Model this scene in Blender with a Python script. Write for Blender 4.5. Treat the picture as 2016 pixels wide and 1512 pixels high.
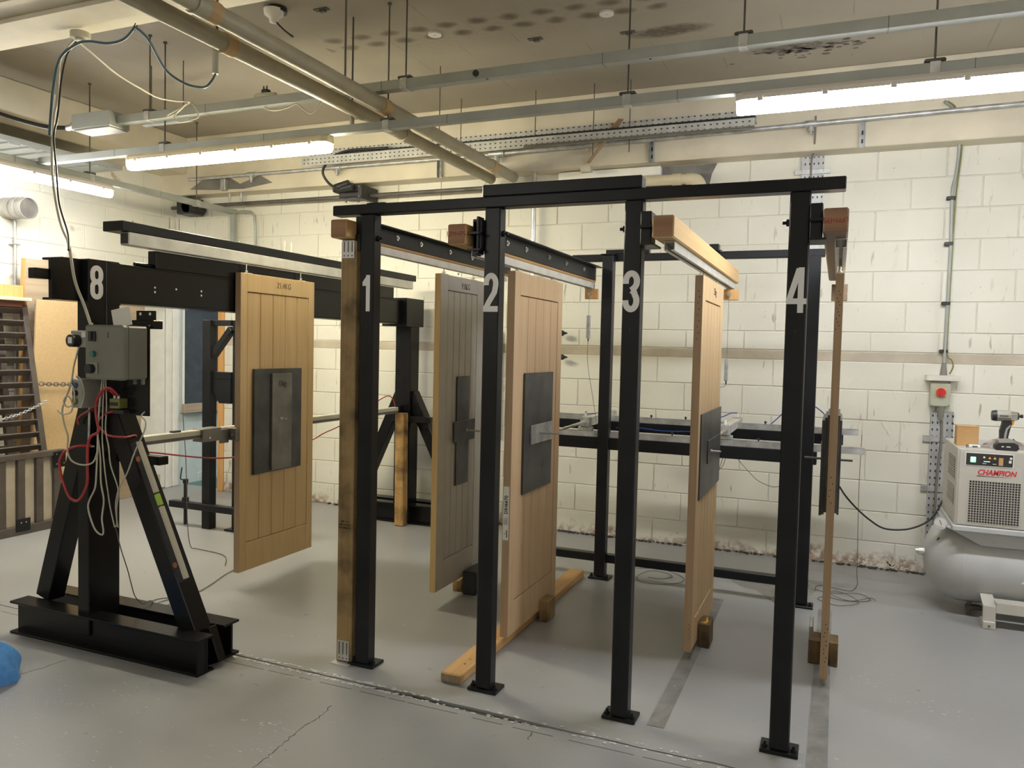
import bpy, math, random
from mathutils import Vector, Matrix
random.seed(7)
S = bpy.context.scene
for o in list(bpy.data.objects): bpy.data.objects.remove(o)
COL = S.collection
R = math.radians

# ------------------------------------------------------------------ camera
def camera():
    yaw, pit, rol = R(-22.7), R(-2.62), R(1.33)
    fwd = Vector((math.sin(yaw)*math.cos(pit), math.cos(yaw)*math.cos(pit), math.sin(pit)))
    right = Vector((math.cos(yaw), -math.sin(yaw), 0)); up = right.cross(fwd)
    r = right*math.cos(rol) + up*math.sin(rol); u = -right*math.sin(rol) + up*math.cos(rol)
    c = bpy.data.cameras.new('camera'); o = bpy.data.objects.new('camera', c); COL.objects.link(o)
    c.sensor_width = 36; c.lens = 1532/2016*36; c.clip_start = .05
    m = Matrix((r, u, -fwd)).transposed().to_4x4(); m.translation = (0, 0, 1.57)
    o.matrix_world = m; S.camera = o
camera()
# ------------------------------------------------------------------ world, exposure
w = bpy.data.worlds.new('world'); S.world = w; w.use_nodes = True
w.node_tree.nodes['Background'].inputs[0].default_value = (.9, .95, 1, 1)
w.node_tree.nodes['Background'].inputs[1].default_value = .05
S.view_settings.view_transform = 'Standard'; S.view_settings.look = 'None'
S.view_settings.gamma = 1; S.view_settings.use_curve_mapping = False
S.view_settings.exposure = 1.0
TUBE_WARM = ((1, .91, .64), 60.0)      # the yellowed fitting over the doors
TUBE_COOL = ((.98, .985, 1), 43.0)      # the newer fittings
TUBE_FILL_RIGHT = ((.98, .985, 1), 85.0)      # unseen fitting added at far right to brighten that side
TUBE_LEFT = ((1, .985, .96), 36.0)     # dimmer fitting by the left wall
TUBE_FILL_REAR = ((1, .96, .88), 31.0)       # unseen fittings added behind the camera to light the near faces

# ------------------------------------------------------------------ materials
def newmat(name):
    m = bpy.data.materials.new(name); m.use_nodes = True
    nt = m.node_tree; b = nt.nodes['Principled BSDF']; return m, nt, b
def N(nt, t, **kw):
    n = nt.nodes.new(t)
    for k, v in kw.items():
        if hasattr(n, k): setattr(n, k, v)
        else: n.inputs[k].default_value = v
    return n
def L(nt, a, ao, b, bi): nt.links.new(a.outputs[ao], b.inputs[bi])
def ramp(nt, stops):
    n = nt.nodes.new('ShaderNodeValToRGB'); e = n.color_ramp.elements
    while len(e) < len(stops): e.new(.5)
    for i, (p, c) in enumerate(stops):
        e[i].position = p; e[i].color = (c[0], c[1], c[2], 1) if not isinstance(c, (int, float)) else (c, c, c, 1)
    return n
def plain(name, col, rough=.5, metal=0, var=.12, scale=9, bump=0.0, spec=.5):
    m, nt, b = newmat(name)
    tc = N(nt, 'ShaderNodeTexCoord'); no = N(nt, 'ShaderNodeTexNoise', Scale=scale, Detail=5.0)
    L(nt, tc, 'Object', no, 'Vector')
    lo = [max(0, c*(1-var)) for c in col]; hi = [min(1, c*(1+var)) for c in col]
    rp = ramp(nt, [(.3, lo), (.7, hi)]); L(nt, no, 'Fac', rp, 'Fac'); L(nt, rp, 'Color', b, 'Base Color')
    b.inputs['Roughness'].default_value = rough; b.inputs['Metallic'].default_value = metal
    b.inputs['Specular IOR Level'].default_value = spec
    if bump:
        n2 = N(nt, 'ShaderNodeTexNoise', Scale=scale*8, Detail=3.0); L(nt, tc, 'Object', n2, 'Vector')
        bp = N(nt, 'ShaderNodeBump', Strength=bump, Distance=.002); L(nt, n2, 'Fac', bp, 'Height'); L(nt, bp, 'Normal', b, 'Normal')
    return m
def wood(name, c1, c2, axis='z', dirt=0.0, rough=.55, fine=60):
    m, nt, b = newmat(name)
    tc = N(nt, 'ShaderNodeTexCoord'); mp = N(nt, 'ShaderNodeMapping')
    sc = [fine, fine, fine]; sc['xyz'.index(axis)] = 1.6
    mp.inputs['Scale'].default_value = sc; L(nt, tc, 'Object', mp, 'Vector')
    no = N(nt, 'ShaderNodeTexNoise', Scale=1.0, Detail=4.0, Distortion=.6); L(nt, mp, 'Vector', no, 'Vector')
    mp2 = N(nt, 'ShaderNodeMapping'); s2 = [9, 9, 9]; s2['xyz'.index(axis)] = .7
    mp2.inputs['Scale'].default_value = s2; L(nt, tc, 'Object', mp2, 'Vector')
    n2 = N(nt, 'ShaderNodeTexNoise', Scale=1.0, Detail=2.0, Distortion=1.2); L(nt, mp2, 'Vector', n2, 'Vector')
    mx = N(nt, 'ShaderNodeMath', operation='ADD'); L(nt, no, 'Fac', mx, 0); L(nt, n2, 'Fac', mx, 1)
    rp = ramp(nt, [(.36, c2), (.62, c1)]); dv = N(nt, 'ShaderNodeMath', operation='MULTIPLY'); dv.inputs[1].default_value = .5
    L(nt, mx, 0, dv, 0); L(nt, dv, 0, rp, 'Fac'); out = rp
    if dirt:
        n3 = N(nt, 'ShaderNodeTexNoise', Scale=7.0, Detail=6.0); L(nt, tc, 'Object', n3, 'Vector')
        r3 = ramp(nt, [(.42, 0), (.68, dirt)]); L(nt, n3, 'Fac', r3, 'Fac')
        mi = N(nt, 'ShaderNodeMixRGB', blend_type='MULTIPLY'); mi.inputs['Color2'].default_value = (.12, .10, .07, 1)
        L(nt, r3, 'Color', mi, 'Fac'); L(nt, rp, 'Color', mi, 'Color1'); out = mi
    L(nt, out, 'Color', b, 'Base Color'); b.inputs['Roughness'].default_value = rough
    bp = N(nt, 'ShaderNodeBump', Strength=.12, Distance=.001); L(nt, no, 'Fac', bp, 'Height'); L(nt, bp, 'Normal', b, 'Normal')
    return m
def emit(name, col, strength):
    m, nt, b = newmat(name)
    b.inputs['Base Color'].default_value = (.9, .9, .88, 1)
    b.inputs['Emission Color'].default_value = (*col, 1); b.inputs['Emission Strength'].default_value = strength
    return m
def slots(name, col, sx, sz, axis='x', metal=.7, dark=.05):
    # galvanised sheet with a printed rhythm of small punched slots (too small to build)
    m, nt, b = newmat(name)
    tc = N(nt, 'ShaderNodeTexCoord'); sp = N(nt, 'ShaderNodeSeparateXYZ'); L(nt, tc, 'Object', sp, 0)
    def band(out, freq, duty):
        a = N(nt, 'ShaderNodeMath', operation='MULTIPLY'); a.inputs[1].default_value = freq; nt.links.new(sp.outputs[out], a.inputs[0])
        f = N(nt, 'ShaderNodeMath', operation='FRACT'); L(nt, a, 0, f, 0)
        l = N(nt, 'ShaderNodeMath', operation='LESS_THAN'); l.inputs[1].default_value = duty; L(nt, f, 0, l, 0); return l
    h = band('XYZ'.index(axis.upper()), sx, .32); v = band(2 if axis == 'x' else 0, sz, .30)
    k = N(nt, 'ShaderNodeMath', operation='MULTIPLY'); L(nt, h, 0, k, 0); L(nt, v, 0, k, 1)
    no = N(nt, 'ShaderNodeTexNoise', Scale=14.0, Detail=4.0); L(nt, tc, 'Object', no, 'Vector')
    rp = ramp(nt, [(.3, [c*.75 for c in col]), (.7, col)]); L(nt, no, 'Fac', rp, 'Fac')
    mi = N(nt, 'ShaderNodeMixRGB'); L(nt, k, 0, mi, 'Fac'); L(nt, rp, 'Color', mi, 'Color1'); mi.inputs['Color2'].default_value = (dark, dark, dark, 1)
    L(nt, mi, 'Color', b, 'Base Color'); b.inputs['Metallic'].default_value = metal*.5; b.inputs['Roughness'].default_value = .45
    return m

def wall_paint():
    m, nt, b = newmat('painted_block')
    g = N(nt, 'ShaderNodeNewGeometry'); P = 'Position'
    n1 = N(nt, 'ShaderNodeTexNoise', Scale=1.3, Detail=4.0); L(nt, g, P, n1, 'Vector')
    base = ramp(nt, [(.3, (.68, .665, .57)), (.7, (.78, .765, .68))]); L(nt, n1, 'Fac', base, 'Fac')
    # slanted scuffs
    mp = N(nt, 'ShaderNodeMapping'); mp.inputs['Rotation'].default_value = (0, R(28), 0); mp.inputs['Scale'].default_value = (26, 4, 5)
    L(nt, g, P, mp, 'Vector'); n2 = N(nt, 'ShaderNodeTexNoise', Scale=1.0, Detail=3.0); L(nt, mp, 'Vector', n2, 'Vector')
    s2 = ramp(nt, [(.66, 0), (.72, 1)]); L(nt, n2, 'Fac', s2, 'Fac')
    n2b = N(nt, 'ShaderNodeTexNoise', Scale=1.1, Detail=1.0); L(nt, g, P, n2b, 'Vector')
    s2b = ramp(nt, [(.40, 0), (.60, .75)]); L(nt, n2b, 'Fac', s2b, 'Fac')
    k = N(nt, 'ShaderNodeMath', operation='MULTIPLY'); L(nt, s2, 'Color', k, 0); L(nt, s2b, 'Color', k, 1)
    m1 = N(nt, 'ShaderNodeMixRGB'); L(nt, k, 0, m1, 'Fac'); L(nt, base, 'Color', m1, 'Color1'); m1.inputs['Color2'].default_value = (.36, .29, .21, 1)
    # pits
    n4 = N(nt, 'ShaderNodeTexNoise', Scale=55.0, Detail=2.0); L(nt, g, P, n4, 'Vector')
    s4 = ramp(nt, [(.74, 0), (.79, .6)]); L(nt, n4, 'Fac', s4, 'Fac')
    m2 = N(nt, 'ShaderNodeMixRGB'); L(nt, s4, 'Color', m2, 'Fac'); L(nt, m1, 'Color', m2, 'Color1'); m2.inputs['Color2'].default_value = (.25, .22, .18, 1)
    # damp, peeled foot of the wall
    sp = N(nt, 'ShaderNodeSeparateXYZ'); L(nt, g, P, sp, 0)
    n5 = N(nt, 'ShaderNodeTexNoise', Scale=6.0, Detail=6.0); L(nt, g, P, n5, 'Vector')
    n6 = N(nt, 'ShaderNodeTexNoise', Scale=1.0, Detail=2.0); L(nt, g, P, n6, 'Vector')
    a = N(nt, 'ShaderNodeMath', operation='MULTIPLY_ADD'); a.inputs[1].default_value = .28; a.inputs[2].default_value = -.05; L(nt, n6, 'Fac', a, 0)
    a2 = N(nt, 'ShaderNodeMath', operation='MULTIPLY_ADD'); a2.inputs[1].default_value = .34; a2.inputs[2].default_value = -.17; L(nt, n5, 'Fac', a2, 0)
    a3 = N(nt, 'ShaderNodeMath', operation='ADD'); L(nt, a, 0, a3, 0); L(nt, a2, 0, a3, 1)
    d = N(nt, 'ShaderNodeMath', operation='SUBTRACT'); L(nt, a3, 0, d, 0); L(nt, sp, 2, d, 1)
    s5 = ramp(nt, [(.0, 0), (.06, .8)]); L(nt, d, 0, s5, 'Fac')
    n7 = N(nt, 'ShaderNodeTexNoise', Scale=22.0, Detail=5.0); L(nt, g, P, n7, 'Vector')
    c7 = ramp(nt, [(.35, (.16, .10, .07)), (.5, (.40, .27, .19)), (.62, (.72, .68, .62))]); L(nt, n7, 'Fac', c7, 'Fac')
    m3 = N(nt, 'ShaderNodeMixRGB'); L(nt, s5, 'Color', m3, 'Fac'); L(nt, m2, 'Color', m3, 'Color1'); L(nt, c7, 'Color', m3, 'Color2')
    L(nt, m3, 'Color', b, 'Base Color'); b.inputs['Roughness'].default_value = .55
    n8 = N(nt, 'ShaderNodeTexNoise', Scale=90.0, Detail=3.0); L(nt, g, P, n8, 'Vector')
    bp = N(nt, 'ShaderNodeBump', Strength=.35, Distance=.002); L(nt, n8, 'Fac', bp, 'Height'); L(nt, bp, 'Normal', b, 'Normal')
    return m
def floor_paint():
    m, nt, b = newmat('grey_floor_paint')
    g = N(nt, 'ShaderNodeNewGeometry'); P = 'Position'
    n1 = N(nt, 'ShaderNodeTexNoise', Scale=.8, Detail=6.0); L(nt, g, P, n1, 'Vector')
    base = ramp(nt, [(.3, (.265, .268, .266)), (.7, (.335, .338, .335))]); L(nt, n1, 'Fac', base, 'Fac')
    n2 = N(nt, 'ShaderNodeTexNoise', Scale=16.0, Detail=3.0); L(nt, g, P, n2, 'Vector')
    s2 = ramp(nt, [(.70, 0), (.76, .55)]); L(nt, n2, 'Fac', s2, 'Fac')
    m1 = N(nt, 'ShaderNodeMixRGB'); L(nt, s2, 'Color', m1, 'Fac'); L(nt, base, 'Color', m1, 'Color1'); m1.inputs['Color2'].default_value = (.17, .165, .16, 1)
    mp = N(nt, 'ShaderNodeMapping'); mp.inputs['Rotation'].default_value = (0, 0, R(20)); mp.inputs['Scale'].default_value = (9, 60, 1)
    L(nt, g, P, mp, 'Vector'); n3 = N(nt, 'ShaderNodeTexNoise', Scale=1.0, Detail=2.0); L(nt, mp, 'Vector', n3, 'Vector')
    s3 = ramp(nt, [(.70, 0), (.75, .5)]); L(nt, n3, 'Fac', s3, 'Fac')
    m2 = N(nt, 'ShaderNodeMixRGB'); L(nt, s3, 'Color', m2, 'Fac'); L(nt, m1, 'Color', m2, 'Color1'); m2.inputs['Color2'].default_value = (.46, .45, .44, 1)
    L(nt, m2, 'Color', b, 'Base Color')
    rr = ramp(nt, [(.3, .30), (.7, .44)]); L(nt, n1, 'Fac', rr, 'Fac'); L(nt, rr, 'Color', b, 'Roughness')
    n4 = N(nt, 'ShaderNodeTexNoise', Scale=34.0, Detail=4.0); L(nt, g, P, n4, 'Vector')
    bp = N(nt, 'ShaderNodeBump', Strength=.16, Distance=.004); L(nt, n4, 'Fac', bp, 'Height'); L(nt, bp, 'Normal', b, 'Normal')
    return m
def ceiling_paint():
    m, nt, b = newmat('ceiling_paint')
    g = N(nt, 'ShaderNodeNewGeometry'); P = 'Position'
    n1 = N(nt, 'ShaderNodeTexNoise', Scale=1.1, Detail=5.0); L(nt, g, P, n1, 'Vector')
    base = ramp(nt, [(.3, (.33, .295, .235)), (.7, (.405, .365, .295))]); L(nt, n1, 'Fac', base, 'Fac')
    # board joints running from wall to wall
    sp = N(nt, 'ShaderNodeSeparateXYZ'); L(nt, g, P, sp, 0)
    a = N(nt, 'ShaderNodeMath', operation='MULTIPLY'); a.inputs[1].default_value = 2.4; L(nt, sp, 0, a, 0)
    f = N(nt, 'ShaderNodeMath', operation='FRACT'); L(nt, a, 0, f, 0)
    l = N(nt, 'ShaderNodeMath', operation='LESS_THAN'); l.inputs[1].default_value = .02; L(nt, f, 0, l, 0)
    n3 = N(nt, 'ShaderNodeTexNoise', Scale=3.0, Detail=3.0); L(nt, g, P, n3, 'Vector')
    r3 = ramp(nt, [(.5, 0), (.62, .45)]); L(nt, n3, 'Fac', r3, 'Fac')
    k = N(nt, 'ShaderNodeMath', operation='MULTIPLY'); L(nt, l, 0, k, 0); L(nt, r3, 'Color', k, 1)
    m1 = N(nt, 'ShaderNodeMixRGB'); L(nt, k, 0, m1, 'Fac'); L(nt, base, 'Color', m1, 'Color1'); m1.inputs['Color2'].default_value = (.2, .16, .12, 1)
    # soot: two rows of soft smudges and two dark patches, each with its own place
    def mth(op, a, bb=None, c=None):
        n = N(nt, 'ShaderNodeMath', operation=op)
        for q, v in enumerate((a, bb, c)):
            if v is None: continue
            if isinstance(v, (int, float)): n.inputs[q].default_value = v
            else: nt.links.new(v, n.inputs[q])
        return n.outputs[0]
    nz = N(nt, 'ShaderNodeTexNoise', Scale=9.0, Detail=3.0); L(nt, g, P, nz, 'Vector')
    wob = mth('MULTIPLY_ADD', nz.outputs['Fac'], .05, -.025)
    X, Y = mth('ADD', sp.outputs[0], wob), mth('ADD', sp.outputs[1], wob)
    tot = None
    inx = mth('MULTIPLY', mth('GREATER_THAN', X, -3.42), mth('LESS_THAN', X, -1.02))
    for (ox, oy) in ((3.28, 4.56), (3.235, 4.70)):
        f = mth('SUBTRACT', mth('FRACT', mth('MULTIPLY_ADD', X, 1/.215, ox/.215+.5)), .5)
        dx = mth('MULTIPLY', f, .215/.085); dy = mth('MULTIPLY', mth('SUBTRACT', Y, mth('MULTIPLY_ADD', X, .03, oy+.07)), 1/.055)
        v = mth('SUBTRACT', 1, mth('ADD', mth('MULTIPLY', dx, dx), mth('MULTIPLY', dy, dy)))
        v = mth('MULTIPLY', mth('MAXIMUM', v, 0), .75); tot = v if tot is None else mth('ADD', tot, v)
    tot = mth('MULTIPLY', tot, inx)
    nq = N(nt, 'ShaderNodeTexNoise', Scale=26.0, Detail=5.0); L(nt, g, P, nq, 'Vector')
    for (cx, cy, rx, ry, k_) in ((-1.10, 5.12, .30, .10, 2.2), (-.35, 5.66, .36, .12, 1.2), (-2.2, 4.68, 1.6, .35, .35)):
        dx = mth('MULTIPLY', mth('SUBTRACT', X, cx), 1/rx); dy = mth('MULTIPLY', mth('SUBTRACT', Y, cy), 1/ry)
        v = mth('MAXIMUM', mth('SUBTRACT', 1, mth('ADD', mth('MULTIPLY', dx, dx), mth('MULTIPLY', dy, dy))), 0)
        tot = mth('ADD', tot, mth('MULTIPLY', v, mth('MULTIPLY', nq.outputs['Fac'], k_)))
    tot = mth('MINIMUM', tot, .9)
    m2 = N(nt, 'ShaderNodeMixRGB'); nt.links.new(tot, m2.inputs['Fac']); L(nt, m1, 'Color', m2, 'Color1'); m2.inputs['Color2'].default_value = (.10, .08, .06, 1)
    L(nt, m2, 'Color', b, 'Base Color'); b.inputs['Roughness'].default_value = .7
    return m

M = {}
M['block'] = wall_paint(); M['floor'] = floor_paint(); M['ceiling'] = ceiling_paint()
M['mortar'] = plain('painted_mortar', (.70, .68, .59), .6, var=.08)
M['band'] = plain('bare_mortar_band', (.53, .47, .37), .75, var=.18, scale=5, bump=.3)
M['beam_paint'] = plain('cream_beam_paint', (.66, .60, .47), .6, var=.12, scale=2.5, bump=.1)
M['white'] = plain('white_gloss_paint', (.80, .79, .74), .4, var=.05)
M['room_wall'] = plain('pale_blue_wall', (.55, .62, .64), .6, var=.05)
M['carpet'] = plain('teal_carpet', (.10, .19, .18), .9, var=.2, scale=60)
M['black'] = plain('black_steel_paint', (.011, .012, .014), .36, var=.3, scale=4, spec=.28)
M['blackg'] = plain('black_gloss_steel', (.007, .007, .008), .26, var=.3, scale=3, bump=.12, spec=.28)
M['blackp'] = plain('black_plastic', (.02, .02, .022), .45, var=.2)
M['plate'] = plain('dark_mill_scale_steel', (.085, .087, .09), .42, .55, var=.35, scale=6)
M['plate2'] = plain('worn_steel_plate', (.20, .19, .175), .40, .6, var=.35, scale=5)
M['zinc'] = plain('galvanised_steel', (.52, .53, .53), .42, .65, var=.25, scale=16)
M['zincd'] = plain('dull_galvanised_trunking', (.36, .38, .36), .5, .35, var=.10, scale=5)
M['alu'] = plain('aluminium', (.66, .65, .60), .40, .25, var=.12, scale=10)
M['chrome'] = plain('bright_zinc', (.75, .74, .70), .22, .9, var=.1)
M['conduit'] = plain('dark_old_conduit', (.12, .11, .10), .5, .3, var=.3)
M['pipe'] = plain('drab_painted_pipe', (.36, .33, .235), .5, var=.14, scale=7)
M['collar'] = plain('ochre_pipe_band', (.46, .31, .15), .6, var=.2)
M['oak'] = wood('oak_veneer', (.66, .47, .245), (.56, .385, .185))
M['oak2'] = wood('pink_oak_veneer', (.63, .455, .28), (.53, .36, .20))
M['oak3'] = wood('pale_oak_veneer', (.70, .52, .30), (.60, .42, .215))
M['oakedge'] = wood('brown_lipping', (.44, .30, .18), (.36, .235, .135))
M['grooveshade'] = plain('groove_shade', (.10, .06, .03), .8)  # dark core colour stands in for shade in plank grooves and rebate
M['primed'] = plain('grey_primed_door', (.42, .41, .37), .45, var=.05)
M['pine_edge'] = wood('pine_edge', (.66, .46, .20), (.56, .37, .14))
M['glulam'] = wood('new_pine_beam', (.74, .52, .26), (.62, .40, .17), 'y')
M['endgrain'] = wood('brown_end_grain', (.42, .235, .13), (.29, .15, .08), 'x', fine=30)
M['stud'] = wood('weathered_stud', (.40, .27, .12), (.29, .185, .075), 'z', dirt=.75)
M['prop'] = wood('stained_prop', (.50, .31, .11), (.38, .21, .07), 'z', dirt=1.0)
M['batten'] = wood('sawn_batten', (.60, .37, .15), (.47, .27, .10), 'y')
M['brownbeam'] = wood('grey_brown_beam', (.30, .22, .15), (.23, .165, .11), 'y')
M['blockwood'] = wood('dark_offcut', (.20, .13, .05), (.11, .07, .03), 'z', dirt=.8)
M['yellow'] = plain('yellow_paint', (.72, .42, .05), .6)
M['bluewhite'] = plain('steel_bracket', (.62, .62, .60), .35, .7, var=.15)
M['mdf'] = plain('plain_mdf', (.60, .43, .235), .7, var=.06, scale=50)
M['osb'] = wood('dusty_plywood', (.44, .35, .25), (.34, .26, .18), 'y', fine=20)
M['shutter'] = plain('brown_grey_louvre', (.085, .070, .062), .5, var=.2)
M['redwood'] = wood('red_brown_rail', (.30, .12, .08), (.22, .08, .055), 'y')
M['orange'] = wood('orange_pine', (.66, .38, .15), (.56, .30, .10))
M['panelgap'] = plain('beige_sheet', (.46, .41, .34), .6)
M['greybox'] = plain('grey_enclosure', (.20, .195, .165), .5, var=.05)
M['greybox2'] = plain('pale_grey_plastic', (.33, .32, .28), .45, var=.05)
M['cable_w'] = plain('off_white_cable', (.52, .49, .40), .5, var=.08)
M['cable_b'] = plain('black_cable', (.015, .015, .017), .4)
M['cable_blue'] = plain('blue_grey_hose', (.07, .13, .17), .4)
M['hose_red'] = plain('red_hose', (.42, .035, .035), .4)
M['tube_blue'] = plain('blue_air_tube', (.02, .07, .33), .35)
M['wire'] = plain('thin_grey_wire', (.10, .09, .08), .5)
M['red'] = plain('red_plastic', (.62, .03, .04), .4)
M['amber'] = plain('amber_plastic', (.85, .42, .05), .4)
M['green'] = plain('green_button', (.05, .20, .17), .35)
M['blue'] = plain('blue_button', (.06, .12, .20), .35)
M['olive'] = plain('olive_button', (.20, .20, .05), .35)
M['comp'] = plain('grey_compressor_paint', (.50, .51, .51), .38, var=.04, bump=.08)
M['dryer'] = plain('beige_grey_panel', (.50, .48, .43), .4, var=.04, bump=.05)
M['peel'] = plain('peeling_paint', (.58, .54, .47), .7, var=.35, scale=14)
M['label'] = plain('white_label', (.75, .74, .70), .5, var=.04)
M['sticker'] = plain('white_vinyl_number', (.90, .89, .88), .45, var=.03)
M['ink'] = plain('black_ink', (.03, .027, .025), .6)
M['redink'] = plain('red_ink', (.33, .05, .03), .6)
M['card'] = plain('brown_card', (.52, .31, .13), .7, var=.06)
M['iso'] = plain('olive_grey_isolator', (.42, .43, .33), .45, var=.04)
M['ledgreen'] = emit('green_pilot', (.05, .9, .4), .6)
M['tubewarm'] = emit('warm_diffuser', *TUBE_WARM); M['tubecool'] = emit('cool_diffuser', *TUBE_COOL); M['tubefillright'] = emit('added_right_diffuser', *TUBE_FILL_RIGHT); M['tubeleft'] = emit('left_diffuser', *TUBE_LEFT); M['tubefillrear'] = emit('added_rear_diffuser', *TUBE_FILL_REAR)
M['fitting'] = plain('yellowed_fitting_body', (.68, .60, .42), .5, var=.06)
M['fitting2'] = plain('pale_fitting_body', (.66, .62, .58), .5, var=.05)
M['tray'] = slots('slotted_tray', (.60, .60, .57), 22, 30)
M['trayv'] = slots('slotted_tray_upright', (.56, .57, .57), 20, 32, 'z')
M['duct'] = plain('galvanised_duct', (.40, .39, .36), .45, .5, var=.3, scale=6)
M['cloth'] = plain('blue_cloth', (.10, .32, .72), .85, var=.15, scale=30)
M['smudge'] = plain('soot_mark', (.27, .22, .17), .9, var=.25)
M['soot'] = plain('dark_soot', (.16, .145, .125), .95, var=.3)
M['darkpatch'] = plain('bare_concrete_patch', (.20, .19, .175), .8, var=.25, scale=6)
M['tape'] = plain('worn_metal_strip', (.21, .207, .20), .40, .15, var=.28, scale=9)
M['crackfill'] = plain('dark_joint', (.06, .058, .055), .9)
M['chip_glint'] = plain('flakes_and_glints', (.55, .55, .54), .8)
M['wet'] = plain('dried_spill', (.235, .23, .22), .25, var=.2, scale=8)
M['knob'] = plain('orange_vial', (.35, .12, .04), .4)
M['vial'] = plain('green_vial', (.35, .55, .08), .2)
def glass(name, col, rough, alpha):
    m, nt, b = newmat(name); b.inputs['Base Color'].default_value = (*col, 1); b.inputs['Roughness'].default_value = rough
    b.inputs['Transmission Weight'].default_value = alpha; b.inputs['IOR'].default_value = 1.3; return m
M['darkglass'] = plain('dark_window_pane', (.055, .065, .075), .12, var=.2)
M['bag'] = glass('clear_bag', (.85, .80, .76), .25, .8)

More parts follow.
